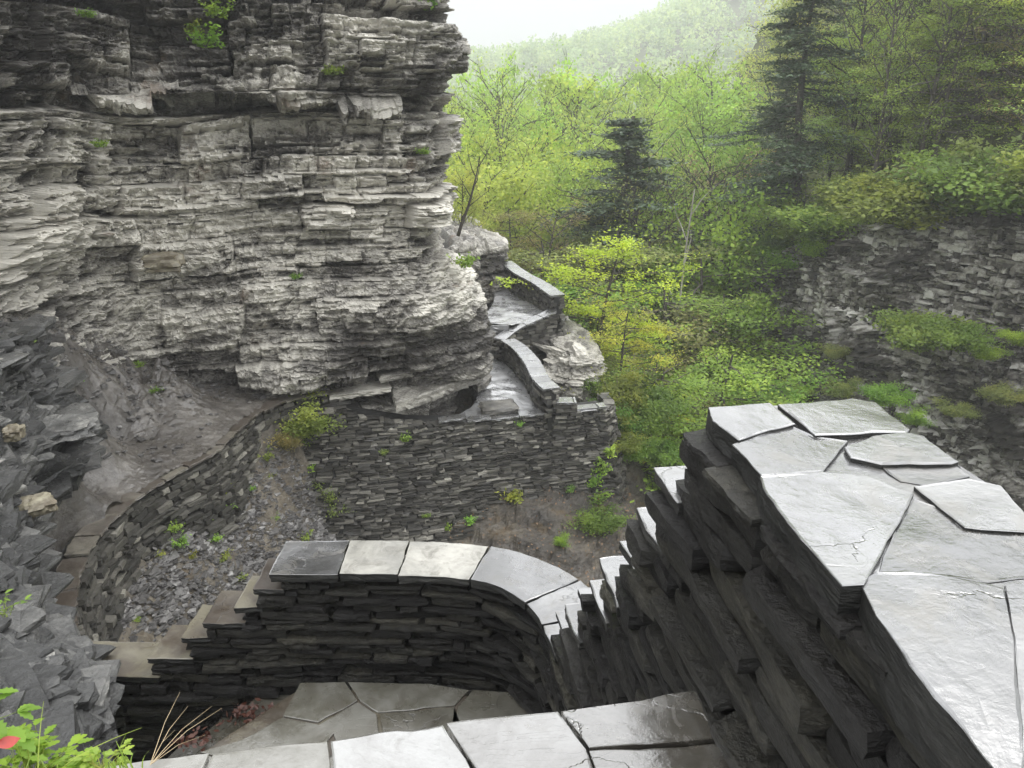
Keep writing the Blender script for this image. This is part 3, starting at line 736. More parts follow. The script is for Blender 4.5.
def edge_dist(X, Y):
    """signed distance to the terrace edge, + on the scree side"""
    sh = X.shape; x = X.ravel(); y = Y.ravel(); best = np.full(x.shape, 1e9); sg = np.zeros(x.shape)
    for a, b in zip(EG[:-1:4], EG[4::4]):
        d = b-a; t = np.clip(((x-a[0])*d[0]+(y-a[1])*d[1])/(d@d+1e-9), 0, 1)
        dx = x-a[0]-t*d[0]; dy = y-a[1]-t*d[1]; r = np.hypot(dx, dy); cr2 = d[0]*(y-a[1])-d[1]*(x-a[0])
        m = r < best; best[m] = r[m]; sg[m] = -np.sign(cr2[m])
    return (best*sg).reshape(sh)
terrace, terr_h = grid_surface('terrace_path', tp, (-13, -3), (7, 20.5), .05, M['earth'], .018, 3, mask=lambda X, Y: edge_dist(X, Y) < -.12,
    extra=lambda X, Y, Z: np.clip((Z+6.75)/.5, 0, 1)*(.16*np.abs(fbm(X*2, Y*2, 4, 4, 5))+.10*(hsh(np.floor(X*4+1.5*vn(X*2, Y*2, 0, 2)), np.floor(Y*4+1.5*vn(X*2, Y*2, 5, 2)), 0, 3)-.5))
    +.022*fbm(X*5, Y*5, 2, 4, 15)-2.2*np.exp(-(np.hypot(X-HOL[0][0][0]+.5, Y-HOL[0][0][1]-.9)/1.0)**4)+.02*np.clip(hsh(np.floor(X*9), np.floor(Y*9), 1, 3)-.8, 0, 1)*np.clip((-edge_dist(X, Y)-.9), 0, 1))
tw = thing('retaining_wall', 'low curved dry-stone wall holding up the brown terrace at left', 'wall', tuple(terr_edge[4]))
tpl = [(p[0], p[1]) for p in terr_edge]
ztp = np.array([p[2] for p in terr_edge]); tS = np.array([ES[min(len(ES)-1, i*30)] for i in range(len(terr_edge))])
tzt = lambda q: float(np.interp(q, tS, ztp))
masonry('masonry', tpl, lambda q: tzt(q)-.02, lambda q: tzt(q)-1.6, M['wall'], tw, (.06, .13), (.18, .55), .35, rbox(2, 1, 1, 16), -1, .28, .03, 0, 9, .014, tilt=.02)
core('wall_core', tpl, lambda q: tzt(q)-.08, lambda q: tzt(q)-1.8, M['core'], tw, -.12, -.5, -1, 0, 80)
k = 0; q = 0.3
while q < ES[-1]-.3:
    l = random.uniform(.45, .95); L = []
    for qq in np.linspace(q+.01, min(q+l, ES[-1])-.01, 4):
        p = np.array([np.interp(qq, ES, EG[:, 0]), np.interp(qq, ES, EG[:, 1])]); e = np.array([np.interp(qq+.1, ES, EG[:, 0])-np.interp(qq-.1, ES, EG[:, 0]), np.interp(qq+.1, ES, EG[:, 1])-np.interp(qq-.1, ES, EG[:, 1])]); e /= np.linalg.norm(e)
        n = np.array([e[1], -e[0]]); L.append((p+n*.04, p-n*random.uniform(.34, .42)))
    z = tzt(q)+.05+random.uniform(-.006, .012)
    o = poly_slab('coping_slab', [(*a, z-.03) for a, b in L]+[(*b, z-.03) for a, b in L[::-1]], .06, M['terrcap'], tw, .03, .07, 200+k, bev=.006, top_noise=.01)
    q += l; k += 1

# big curved retaining wall below the path
bw = [(-5.9, 18.4), (-4.6, 18.5), (-2.7, 18.95), (-.9, 19.6), (.8, 20.15), (2.72, 20.65)]
BG, BS = curve(bw)
bzt = lambda q: float(np.interp(q, [0, 1.3, 3.2, 5.2, BS[-1]], [-7.25, -7.45, -7.95, -8.24, -8.2]))
bzb = lambda q: float(np.interp(q, [0, 2, 5, 7, BS[-1]], [-10.4, -11.2, -11.8, -11.8, -11.6]))
bbat = lambda q: float(np.interp(q, [0, 3, 6, BS[-1]], [.75, .5, .28, .2]))
rw = thing('retaining_wall', 'tall curved dry-stone retaining wall of dark thin courses below the paved path', 'wall', (0, 19.8, -11.5))
masonry('masonry', bw, lambda q: bzt(q)-.05, bzb, M['wall'], rw, (.03, .078), (.14, .5), .3, rbox(1, 1, 1, 40), -1, bbat, .035, 0, 12, .012, tilt=.03, slope=.035)
core('wall_core', bw, lambda q: bzt(q)-.12, lambda q: bzb(q)-.3, M['core'], rw, -.1, -.8, -1, bbat, 80)
# returning end face of the big wall at its right end
bw2 = [(2.72, 20.62), (3.0, 21.3), (2.9, 22.2)]
masonry('masonry', bw2, lambda q: -8.3, lambda q: -11.8, M['wall'], rw, (.05, .11), (.15, .4), .3, rbox(1, 1, 1, 40), -1, .2, .03, 0, 13, .012)
q = 4.0; k = 0
while q < BS[-1]-.05:
    l = min(random.uniform(.5, .9), BS[-1]-q); L = []
    for qq in np.linspace(q+.01, q+l-.01, 3):
        p = np.array([np.interp(qq, BS, BG[:, 0]), np.interp(qq, BS, BG[:, 1])]); L.append((p+np.array([.02, -.06]), p+np.array([-.05, .26])))
    z = bzt(q)+.03
    poly_slab('coping_slab', [(*a, z) for a, b in L]+[(*b, z) for a, b in L[::-1]], .07, M['coping'], rw, .015, .08, 240+k, bev=.008)
    q += l; k += 1

# scree + gorge-side ground near
sp_ = [onz(110, 665, -8.3), onz(130, 600, -8.25), onz(185, 540, -8.2), onz(240, 480, -8.0), onz(270, 440, -7.7), onz(305, 405, -7.4), onz(335, 470, -9.0), onz(300, 560, -9.8), onz(240, 560, -9.2), onz(200, 620, -9.2), onz(160, 680, -9.2),
       onz(335, 535, -10.3), onz(450, 548, -11.1), onz(600, 512, -11.0), onz(560, 545, -11.2), onz(640, 500, -11.6), onz(500, 640, -11.6), onz(300, 680, -11.0), onz(680, 480, -13.2), onz(700, 560, -12.8),
       onz(690, 450, -15), onz(645, 465, -12.4), onz(620, 430, -10.6), onz(655, 445, -12.8), (-7, 3, -9.0), (-2, 6, -10.5), (3, 5, -11), (6, 10, -13), (8, 18, -17), (7, 24, -19), (4.4, 25, -11.5), (3.4, 23, -9.6), (12, 8, -18), (-9, 8, -8.4), (3.2, 29, -11), (1.5, 34, -12)]
def ledges(X, Y, Z):
    zz = Z+.3*vn(X*.5, Y*.5, 0, 44)+.1*X
    f = zz/.38; st_ = np.floor(f)+np.clip((f-np.floor(f)-.62)/.38, 0, 1)
    w_ = np.clip((X+4.5)/1.5, 0, 1)*.9
    # shale chips
    ch = .035*(hsh(np.floor(X*7+2*vn(X*2, Y*2, 0, 2)), np.floor(Y*7+2*vn(X*2, Y*2, 5, 2)), 0, 3)-.5)
    return w_*(st_*.38-f*.38)+ch+.05*np.abs(fbm(X*4, Y*4, 0, 3, 12))
def gm(X, Y):
    return (edge_dist(X, Y) > -.2) | (X > -3.2) | (Y < 8)
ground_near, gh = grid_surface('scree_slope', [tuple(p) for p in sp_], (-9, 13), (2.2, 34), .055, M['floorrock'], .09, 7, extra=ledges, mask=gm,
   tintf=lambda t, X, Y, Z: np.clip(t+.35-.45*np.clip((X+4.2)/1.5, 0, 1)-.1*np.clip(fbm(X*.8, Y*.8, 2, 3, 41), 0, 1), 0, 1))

# ------------------------------------------------------------------ paved path with curving parapets
def ribbon(name, Lp, Rp, mat, parent=None, n=40, rough=.01, kind='structure', seed=0):
    L = cr(np.array(Lp, float), np.linspace(0, len(Lp)-1, n)); R = cr(np.array(Rp, float), np.linspace(0, len(Rp)-1, n)); m = 14
    t = np.linspace(0, 1, m)[None, :, None]; G = L[:, None]*(1-t)+R[:, None]*t
    G[..., 2] += rough*fbm(G[..., 0]*3, G[..., 1]*3, 0, 4, seed)
    idx = np.arange(n*m).reshape(n, m); q = np.stack([idx[:-1, :-1], idx[:-1, 1:], idx[1:, 1:], idx[1:, :-1]], -1).reshape(-1, 4)
    o = mesh(name, G.reshape(-1, 3), q, mat, parent, False, np.full(n*m, .6))
    return tag(o, kind=kind) if kind else o
PL = -8.24
Lp = [onz(440, 424, PL), onz(470, 408, PL), onz(478, 392, PL), onz(478, 372, -8.2), onz(484, 350, -8.0)]
Rp = [onz(600, 410, PL), onz(575, 408, PL), onz(553, 402, PL), onz(528, 374, -8.2), onz(505, 350, -8.0)]
ribbon('path', Lp, Rp, M['paving'], rough=.02)
UL = [onz(480, 322, -7.05), onz(494, 300, -7.0), onz(492, 280, -6.95), onz(490, 262, -6.95)]
UR = [onz(512, 325, -7.05), onz(556, 311, -7.0), onz(528, 288, -6.95), onz(505, 268, -6.95)]
ribbon('path', UL, UR, M['paving'], rough=.02, seed=4)
# flight of steps between
fs = thing('stone_staircase', 'short brown flight of steps linking the lower and upper path', 'staircase', tuple(onz(495, 345, -8.0)))
for k in range(7):
    a = onz(484, 350, -8.0); b = onz(507, 350, -8.0); c_ = onz(483, 326, -7.05); d_ = onz(509, 326, -7.05)
    t0 = k/7; t1 = (k+1)/7; z = -8.0+.95*(k+1)/7
    A = a+(c_-a)*t0; B = b+(d_-b)*t0; C_ = c_*t1+a*(1-t1); D_ = d_*t1+b*(1-t1)
    poly_slab('step_slab', [(A[0], A[1], z), (B[0], B[1], z), (D_[0], D_[1]+.1, z), (C_[0], C_[1]+.1, z)], .16, M['browncap'] if k < 4 else M['paving'], fs, .02, .1, 300+k, bev=.01)
def parapet(label, line, zbase, zt, th=.42, h=(.07, .13), seed=0, face=-1, cap=M['coping'], low=None, lname='stone_wall', deep=0):
    G, s = curve(line); t = thing(lname, label, 'wall', (line[0][0], line[0][1], zbase(0)))
    masonry('masonry', line, lambda q: zt(q)-.07, lambda q: zbase(q)-deep, M['wall'], t, h, (.2, .5), .2, rbox(1, 1, 1, 40), face, 0, .02, 0, seed, .012)
    oc = []
    for q in np.linspace(0, s[-1], 8):
        p = np.array([np.interp(q, s, G[:, 0]), np.interp(q, s, G[:, 1])]); e = np.array([np.interp(q+.05, s, G[:, 0])-np.interp(q-.05, s, G[:, 0]), np.interp(q+.05, s, G[:, 1])-np.interp(q-.05, s, G[:, 1])]); e /= np.linalg.norm(e)
        oc.append(p+np.array([e[1], -e[0]])*th*face*1.0)
    masonry('masonry', oc, lambda q: zt(q)-.07, lambda q: zbase(q)-deep, M['wall'], t, h, (.2, .5), .2, rbox(1, 1, 1, 40), -face, 0, .02, 0, seed+1, .012)
    core('wall_core', line, lambda q: zt(q)-.1, lambda q: zbase(q)-deep, M['core'], t, -.08, -(th-.08), face, 0, 50)
    q = 0; k = 0
    while q < s[-1]-.05:
        l = min(random.uniform(.4, .8), s[-1]-q); L = []
        for qq in np.linspace(q+.01, q+l-.01, 4):
            p = np.array([np.interp(qq, s, G[:, 0]), np.interp(qq, s, G[:, 1])]); e = np.array([np.interp(qq+.05, s, G[:, 0])-np.interp(qq-.05, s, G[:, 0]), np.interp(qq+.05, s, G[:, 1])-np.interp(qq-.05, s, G[:, 1])]); e /= np.linalg.norm(e)
            n = np.array([-e[1], e[0]])*face; L.append((p+n*.05, p-n*(th+.05), zt(qq)))
        poly_slab('coping_slab', [(*a, z) for a, b, z in L]+[(*b, z) for a, b, z in L[::-1]], .08, cap, t, .015, .08, seed*10+k, bev=.01)
        q += l; k += 1
    return t
# lower curving parapet: line is the path-side face; path is to its left
HW = .78
w1 = [onz(x, y, PL+HW) for x, y in [(545, 389), (534, 379), (525, 363), (513, 350), (502, 343)]]
w1 = [(p[0], p[1]) for p in w1]
parapet('curving low stone parapet with pale coping beside the lower paved path', w1, lambda q: PL-.1, lambda q: PL+HW+.12*q/5, .42, seed=31, face=1, deep=1.5)
# short stepped pier walls at its near end
p1 = onz(556, 402, PL+.42); p2 = onz(577, 402, PL+.42)
parapet('short stone pier with flat pale cap at the near end of the curving parapet', [(p1[0], p1[1]), (p2[0], p2[1]+.02)], lambda q: PL-.1, lambda q: PL+.42, .34, seed=35, face=-1)
# wall W3 : crosses in front of upper path, facing the viewer
w3 = [onz(x, y, z) for x, y, z in [(556, 311, -6.72), (540, 317, -6.85), (520, 327, -7.1), (503, 340, -7.36)]]
L3 = [(p[0], p[1]) for p in w3]
parapet('stone parapet with sloping pale coping supporting the upper path corner', L3, lambda q: -8.2, lambda q: float(np.interp(q, [0, curve(L3)[1][-1]], [-6.72, -7.36])), .36, seed=37, face=1, deep=2.2)
# wall W2 : along outer side of the upper path
w2 = [onz(x, y, -6.15) for x, y in [(552, 294), (534, 283), (515, 274), (500, 264)]]
L2 = [(p[0], p[1]) for p in w2]
parapet('low stone parapet along the outer edge of the upper path, farthest of the walls', L2, lambda q: -7.1, lambda q: -6.2+.03*q, .45, seed=39, face=1, deep=3.5)
pe = onz(548, 312, -6.6); pe2 = onz(555, 304, -6.6)

# loose flat boulder on the path edge, and pale outcrop under the path
def rock(name, label, loc, size, mat, rz=0, seed=0, tilt=0, n=(8, 6, 5), amp=.12, layers=True, group=None, p=5):
    T, TF = rbox(*n, p); V = T*np.array(size)
    d = fbm(V[:, 0]*2/size[0]+seed, V[:, 1]*2/size[1], V[:, 2]*3/size[2], 4, seed)
    V = V*(1+amp*d[:, None])
    if layers:
        g = (hsh(np.floor(V[:, 2]/(size[2]*.28)), 0, 0, seed)-.5)*.22
        V[:, :2] *= (1+g[:, None])
    c, s = math.cos(rz), math.sin(rz); R = np.array([[c, -s, 0], [s, c, 0], [0, 0, 1]]); Tt = np.array([[1, 0, 0], [0, math.cos(tilt), -math.sin(tilt)], [0, math.sin(tilt), math.cos(tilt)]])
    o = mesh(name, V@Tt.T@R.T, TF, mat, None, False, np.clip(.55+.3*d, 0, 1)); o.location = tuple(loc)
    return tag(o, label, 'rock', group)
rock('boulder', 'flat layered grey slab boulder lying at the edge of the paved path', onz(499, 411, PL)+[0, 0, .10], (.5, .34, .11), M['wall'], .3, 2, .06, (16, 10, 6), .08, p=9)
pc = at(578, 385, 24.0)
ctrl3 = []
for y, Yd in ((318, 26.5), (340, 25.2), (352, 24.2), (380, 23.6), (402, 23.6), (440, 24), (480, 24.5)):
    l = 512 if y < 345 else 540
    e = {318: 560, 340: 582, 352: 592, 380: 600, 402: 598, 440: 600, 480: 606}[y]
    ctrl3.append([at(l, y, Yd+.8), at((l+e)/2, y, Yd), at(e, y, Yd+.3), at(e+4, y, Yd+1.6), at(e, y, Yd+4)])
rock_sheet('rock_outcrop', np.array(ctrl3), .05, M['cliff'], 33, (.25, .1, .04), .9, .05, .3, lambda t, S, Z, X, Y, tr, tc: t-.12+.1*np.clip((tr-2)/1, 0, 1)-.25*np.clip(2-tr, 0, 1), .25)
# second bluff beyond the cliff corner, left of the upper path
ctrl4 = []
for y, Yd, a, b in ((225, 36, 420, 452), (238, 32.5, 430, 478), (246, 31, 440, 500), (256, 30.6, 440, 506), (290, 30.2, 440, 505), (318, 29.6, 440, 504), (345, 28.0, 440, 488)):
    e = at(b, y, Yd)
    ctrl4.append([at(a, y, Yd-1.5), at((a+b)/2, y, Yd-.6), at(b-4, y, Yd-.2), e+[0, .5, 0], e+[-.1, 2.0, 0], e+[-1.5, 6, 0]])
rock_sheet('rock_bluff', np.array(ctrl4), .05, M['cliff'], 37, (.3, .12, .04), 1.0, .05, .25, lambda t, S, Z, X, Y, tr, tc: np.clip(t-.27-.15*np.clip(2-tr, 0, 1), 0, 1), .3)

# ------------------------------------------------------------------ opposite cliff and wooded slope
oc = []
top = [(1500, 190, 17), (1200, 205, 23), (1024, 214, 28), (900, 222, 32), (830, 235, 36), (775, 262, 40), (752, 290, 43)]
def oline(px, Y, ztopp, k):
    return at(px, ztopp, Y)
for k, f in enumerate(np.linspace(0, 1, 7)):
    r = []
    for (px, py, Y) in top:
        P = at(px, py, Y); P = P+np.array([-.5, -.35, 0])*f*(1.5+.9*math.sin(k*1.7))
        P[2] = P[2]*(1-f)+(-21)*f; r.append(P)
    r.append(r[-1]+np.array([.5, 3, 0])); r.append(r[-2]+np.array([4.5, 10, 0])); oc.append(r)
rock_sheet('opposite_cliff', np.array(oc), .075, M['far'], 51, (.55, .30, .12), 1.2, .07, .1,
  lambda t, S, Z, X, Y, tr, tc: np.clip(.53+(t-.5)*1.5+.08*np.clip(1.5*fbm(S*1.1, Z*.5, 3, 5, 88, .75)+.1, -1, .9)+.42*(hsh(np.floor(S*2.2+1.5*vn(S*2, Z*3, 1, 7)), np.floor(Z*6+vn(S*2, Z*2, 4, 7)), 1, 4)**2-.33)-.03*tr/3-.10*np.clip(vn(S*.9+.2*Z, Z*.1, 3, 18)-.35, 0, 1)*3, 0, 1.1), .55,
  colf=[3, 1.5, 1, 1, 1, 1, 1, 2], rubf=lambda S, Z, X, Y, tr, tc: 1.0+0*S, rubamp=.22, rubsize=.9, tilt=.0,
  carve=lambda S, Z, X, Y, G: -.5*np.clip(vn(S*.9+.2*Z, Z*.1, 3, 18)-.25, 0, 1))
def bedded_blocks(name, ctrl, n, seed, mat, ra, ca):
    '''level blocks of broken beds standing out of a cliff face, larger and smaller, in rows'''
    rs = np.random.default_rng(seed); R_, C_ = ctrl.shape[:2]; tr = np.linspace(0, R_-1, 220); tc = np.linspace(0, C_-1, 220)
    G = cr(cr(ctrl, tr).transpose(1, 0, 2), tc).transpose(1, 0, 2)
    T, TF = rbox(3, 1, 1, 14); Vs = []; Fs = []; Ti = []; nv = 0
    for k in range(n):
        a = int(rs.uniform(*ra)*219); b = int(rs.uniform(*ca)*218); P = G[a, b].copy(); t = G[a, b+1]-G[a, b]; t[2] = 0; t /= np.linalg.norm(t)+1e-9; nn = np.array([t[1], -t[0], 0])
        if nn[1] > 0: nn = -nn
        P[2] = round(P[2]/.19)*.19+rs.normal(0, .035); col = float(vn(P[0]*.8+P[1]*.5, P[2]*.12, 3, 5))
        if col > .38: continue
        L, D, H = rs.gamma(2, .075)+.05, rs.uniform(.2, .5), rs.choice([.03, .05, .07, .13])
        V = T*np.array([L, D, H]); V = V+rs.normal(0, .022, V.shape); V[:, 0] += rs.normal(0, .15)*V[:, 1]
        W = P+np.outer(V[:, 0], t)+np.outer(V[:, 1]+rs.uniform(-.28, .12)+.25*float(vn(P[0]*.5, P[1]*.5, P[2]*.8, 9))+.3*float(vn(P[0]*1.1, P[1]*1.1, P[2]*.15, 19)), nn)+np.outer(V[:, 2], [0, 0, 1])
        Vs.append(W); Fs.append(TF+nv); nv += len(W); Ti.append(np.full(len(W), np.clip(rs.normal(.39, .17)+.22*float(vn(P[0]*.7, P[1]*.7, P[2]*1.2, 6)), 0, 1.05)))
    return tag(mesh(name, np.concatenate(Vs), np.concatenate(Fs), mat, None, False, np.concatenate(Ti)), kind='structure')
bedded_blocks('rock_ledge', np.array(oc), 21000, 61, M['far'], (.0, .85), (.12, .78))
sl = []
for k, (dy, dz, dx) in enumerate([(0, .05, 0), (3.5, 2.0, 3.2), (9, 7.0, 8), (17, 15, 15), (32, 28, 28), (60, 40, 55)]):
    sl.append([at(px, py, Y)+np.array([dx*.75, dy, dz]) for px, py, Y in top]+[at(738, 300, 50)+np.array([dx*.6, dy+2, dz*.9]), at(705, 300, 70)+np.array([dx*.5, dy+8, dz*.8]), at(690, 270, 110)+np.array([dx*.5, dy+8, dz*.8])])
SL = np.array(sl)
rock_sheet('wooded_slope', SL, .6, M['forestfloor'], 61, (.0, .0, .0), 2, .3, 1, None, .5, smooth=True, colf=[2, 1, 1, 1, 1, 1, 1, 2, 3], rowf=[.6, .8, 1, 1.5, 2])

# far ground: forest floor of the valley
def farz(x, y):
    ax = 6+.03*y
    z = -20-.02*(y-25)
    z += .55*max(0, ax-7-x)*(1-math.exp(-max(0, y-24)/12))
    z += .35*max(0, x-ax-9)
    if z > 8: z = 8+(z-8)*.25
    if y > 150: z += (y-150)*.05
    return z
xs = np.concatenate([np.linspace(-700, -60, 24), np.linspace(-55, 70, 90), np.linspace(80, 700, 24)]); ys = np.concatenate([np.linspace(-120, 20, 12), np.linspace(24, 140, 80), np.linspace(150, 900, 30)])
V = []; 
for y in ys:
    for x in xs:
        z = farz(x, y)
        if y < 24: z = -26
        V.append((x, y, z+.4*math.sin(x*.7)*math.cos(y*.5)))
n, m = len(ys), len(xs); idx = np.arange(n*m).reshape(n, m); q = np.stack([idx[:-1, :-1], idx[:-1, 1:], idx[1:, 1:], idx[1:, :-1]], -1).reshape(-1, 4)
tag(mesh('ground', np.array(V), q, M['forestfloor'], None, True, np.full(n*m, .4)), kind='structure')
# distant hill
hp = []
xs = np.linspace(-260, 420, 120); ys = np.linspace(240, 620, 50)
def hillz(x, y):
    r = 9+112/(1+math.exp(-(x-128)/48))
    t = min(1, max(0, (y-240)/170)); t = t*t*(3-2*t)
    return -22+(r+22)*t+4*float(vn(x*.02, y*.02, 0, 3))
V = np.array([(x, y, hillz(x, y)) for y in ys for x in xs]); n, m = 50, 120; idx = np.arange(n*m).reshape(n, m); q = np.stack([idx[:-1, :-1], idx[:-1, 1:], idx[1:, 1:], idx[1:, :-1]], -1).reshape(-1, 4)
tag(mesh('hill', V, q, M['forestfloor'], None, True, np.full(n*m, .5)), kind='structure')

# ------------------------------------------------------------------ vegetation
def leaf_quads(C, size, rs, flat=.35, aspect=.6):
    """one bent leaf face per centre"""
    n = len(C)
    a = rs.uniform(0, 2*math.pi, n); tl = rs.normal(0, flat*1.2, n); rl = rs.normal(0, flat*1.5, n)
    d = np.stack([np.cos(a)*np.cos(tl), np.sin(a)*np.cos(tl), np.sin(tl)], 1)
    u = np.stack([-np.sin(a), np.cos(a), np.zeros(n)], 1); u = u*np.cos(rl)[:, None]+np.cross(d, u)*np.sin(rl)[:, None]
    s = (size*rs.uniform(.6, 1.3, n))[:, None]
    V = np.stack([C-d*s*.5, C+u*s*aspect*.5, C+d*s*.5, C-u*s*aspect*.5], 1).reshape(-1, 3)
    Fq = np.arange(4*n).reshape(n, 4)
    return V, Fq
def tubes(segs, k=5):
    """segs: list of (p0,p1,r0,r1)"""
    A = np.array([s[0] for s in segs]); B = np.array([s[1] for s in segs]); r0 = np.array([s[2] for s in segs]); r1 = np.array([s[3] for s in segs])
    d = B-A; d /= np.linalg.norm(d, axis=1, keepdims=True)+1e-9
    ref = np.where(np.abs(d[:, 2:3]) > .9, np.array([[1., 0, 0]]), np.array([[0, 0, 1.]])); u = np.cross(d, ref); u /= np.linalg.norm(u, axis=1, keepdims=True); w = np.cross(d, u)
    ang = np.arange(k)*2*math.pi/k; cs, sn = np.cos(ang), np.sin(ang)
    R = lambda P, r: P[:, None]+(u[:, None]*cs[None, :, None]+w[:, None]*sn[None, :, None])*r[:, None, None]
    V = np.concatenate([R(A, r0), R(B, r1)], 1).reshape(-1, 3); n = len(A); b = (np.arange(n)*2*k)[:, None]; i = np.arange(k)[None]; j = (np.arange(k)[None]+1) % k
    return V, np.stack([b+i, b+j, b+k+j, b+k+i], -1).reshape(-1, 4)
def walk(p, d, L, r, n, rs, wob=.15, up=0.0, taper=.25):
    segs = []; pts = [p.copy()]
    for i in range(n):
        d = d+rs.normal(0, wob, 3); d[2] += up; d /= np.linalg.norm(d); q = p+d*L/n
        r0 = r*(1-(1-taper)*i/n); r1 = r*(1-(1-taper)*(i+1)/n); segs.append((p, q, r0, r1)); p = q; pts.append(p.copy())
    return segs, pts, d
def tree_proto(name, H, leaves, lsize, seed, kind='open', crown0=.3, spread=.28, clump=.55, droop=0.0):
    rs = np.random.default_rng(seed); root = thing(name, 'x', 'tree')
    base_r = H*.014+.02; segs = []; tips = []
    n = 12; lean = rs.normal(0, .03, 3); lean[2] = 1
    tr, tp_, _ = walk(np.zeros(3)-[0, 0, .5], lean, H*.93+.5, base_r, n, rs, .035 if kind != 'twist' else .12, .0, .18); segs += tr
    if kind == 'conifer':
        for i in range(int(70)):
            f = crown0+(1-crown0)*(i/70)**.9; P = np.array([np.interp(f*n, range(n+1), [q[j] for q in tp_]) for j in range(3)])
            L = H*spread*(1-f)**.75*rs.uniform(.55, 1.15)+.25; a = rs.uniform(0, 6.28)
            b, bp, _ = walk(P, np.array([math.cos(a), math.sin(a), .12-droop]), L, base_r*.22, 4, rs, .08, -.07, .2); segs += b
            for q0, q1 in zip(bp[:-1], bp[1:]):
                for t in (0.2, .6, 1): tips.append((q0+(q1-q0)*t, clump*(.45+.5*(1-f))))
            if L > 1:
                for j in range(4):
                    q0 = bp[1+j % 4]; aa = a+rs.choice([-1, 1])*rs.uniform(.5, 1); b2, bp2, _ = walk(q0, np.array([math.cos(aa), math.sin(aa), -.12]), L*.38, base_r*.1, 2, rs, .1, -.05)
                    segs += b2; tips += [(bp2[1], clump*.6), (bp2[2], clump*.6)]
        zf = .22
    else:
        nb = 34 if kind != 'bare' else 26
        for i in range(nb):
            f = crown0+(.98-crown0)*(i+rs.uniform(-.3, .3))/nb; f = min(max(f, crown0*.9), .97)
            P = np.array([np.interp(f*n, range(n+1), [q[j] for q in tp_]) for j in range(3)]); a = i*2.4+rs.uniform(-.5, .5)
            g = (f-crown0)/(1-crown0); L = H*spread*(.45+1.0*math.sin(math.pi*min(1, .18+.78*g))**.8)*rs.uniform(.55, 1.1)
            elev = rs.uniform(.35, .9) if kind != 'layer' else rs.uniform(-.02, .25)
            b, bp, dd = walk(P, np.array([math.cos(a), math.sin(a), elev]), L, base_r*.36*(1-.5*g), 5, rs, .13, .03 if kind != 'layer' else -.01, .25); segs += b
            for j in range(1, 6):
                if j > 1: tips.append((bp[j], clump))
                for s_ in (-1, 1):
                    if rs.random() < .75:
                        e = bp[j]-bp[j-1]; e = e/np.linalg.norm(e); sd = np.cross(e, [0, 0, 1])*s_*rs.uniform(.6, 1.2)+e+rs.normal(0, .2, 3)
                        if kind != 'layer': sd[2] += .15
                        sd /= np.linalg.norm(sd); b2, bp2, _ = walk(bp[j], sd, L*rs.uniform(.22, .42), base_r*.10, 2, rs, .12); segs += b2; tips += [(bp2[2], clump), (bp2[1], clump*.8)]
        zf = .75 if kind != 'layer' else .34
    V, Fq = tubes(segs, 5); mesh('trunk', V, Fq, M['bark'], root, True, np.full(len(V), .5), False)
    C = np.array([t[0] for t in tips]); R = np.array([t[1] for t in tips]); wgt = rs.gamma(.65, 1, len(C)); wgt /= wgt.sum()
    ci = rs.choice(len(C), leaves, p=wgt); g = rs.normal(0, .5, (leaves, 3)); g[:, 2] *= zf
    P = C[ci]+g*R[ci][:, None]; V, Fq = leaf_quads(P, lsize, rs, .35 if kind in ('layer', 'conifer') else .7, .62 if kind != 'conifer' else .45)
    tt = np.repeat(np.clip(.5+.35*rs.normal(0, 1, len(C))[ci], 0, 1), 4)
    mesh('crown', V, Fq, M['needle'] if kind == 'conifer' else M['leaf'], root, False, tt, False)
    root['H'] = H
    return root
def bush_proto(name, Rr, Hh, leaves, lsize, seed, stems=14):
    rs = np.random.default_rng(seed); root = thing(name, 'x', 'shrub'); segs = []; tips = []
    for i in range(stems):
        a = rs.uniform(0, 6.28); e = rs.uniform(.3, 1.6); b, bp, _ = walk(np.zeros(3), np.array([math.cos(a), math.sin(a), e]), math.hypot(Rr, Hh)*rs.uniform(.5, 1)*.85, .018*Hh+.004, 4, rs, .18, .02)
        segs += b
        for j in (1, 2, 3, 4): tips.append(bp[j])
    V, Fq = tubes(segs, 4); mesh('stem', V, Fq, M['bark'], root, True, np.full(len(V), .5), False)
    C = np.array(tips); wgt = rs.gamma(1.2, 1, len(C)); wgt /= wgt.sum(); ci = rs.choice(len(C), leaves, p=wgt); P = C[ci]+rs.normal(0, .2, (leaves, 3))*np.array([Rr, Rr, Hh*.6])*.75
    P[:, 2] = np.abs(P[:, 2])
    V, Fq = leaf_quads(P, lsize, rs, .5); mesh('foliage', V, Fq, M['leaf'], root, False, np.repeat(np.clip(.5+.35*rs.normal(0, 1, len(C))[ci], 0, 1), 4), False)
    root['H'] = Hh; return root
protos = {
 'open': [tree_proto('spring_tree', 18, 5200, .27, 101+i, 'open', .30, .17, .8) for i in range(3)],
 'dense': [tree_proto('spring_tree', 16, 12000, .22, 111+i, 'open', .15, .2, 1.0) for i in range(2)],
 'layer': [tree_proto('understory_tree', 12, 12000, .15, 121+i, 'layer', .15, .26, .75) for i in range(2)],
 'near': [tree_proto('understory_tree', 7, 13000, .10, 131+i, 'layer', .1, .27, .42) for i in range(2)],
 'conifer': [tree_proto('hemlock_tree', 18, 30000, .20, 141+i, 'conifer', .12, .24, 1.0, .12) for i in range(2)],
 'bare': [tree_proto('budding_tree', 15, 2600, .14, 151+i, 'bare', .25, .24, .8) for i in range(2)],
 'bush': [bush_proto('shrub', 1.2, 1.3, 5200, .10, 161+i) for i in range(3)],
}
protos['weed'] = [bush_proto('weed', .34, .42, 260, .085, 171+i, 9) for i in range(3)]
used = {}
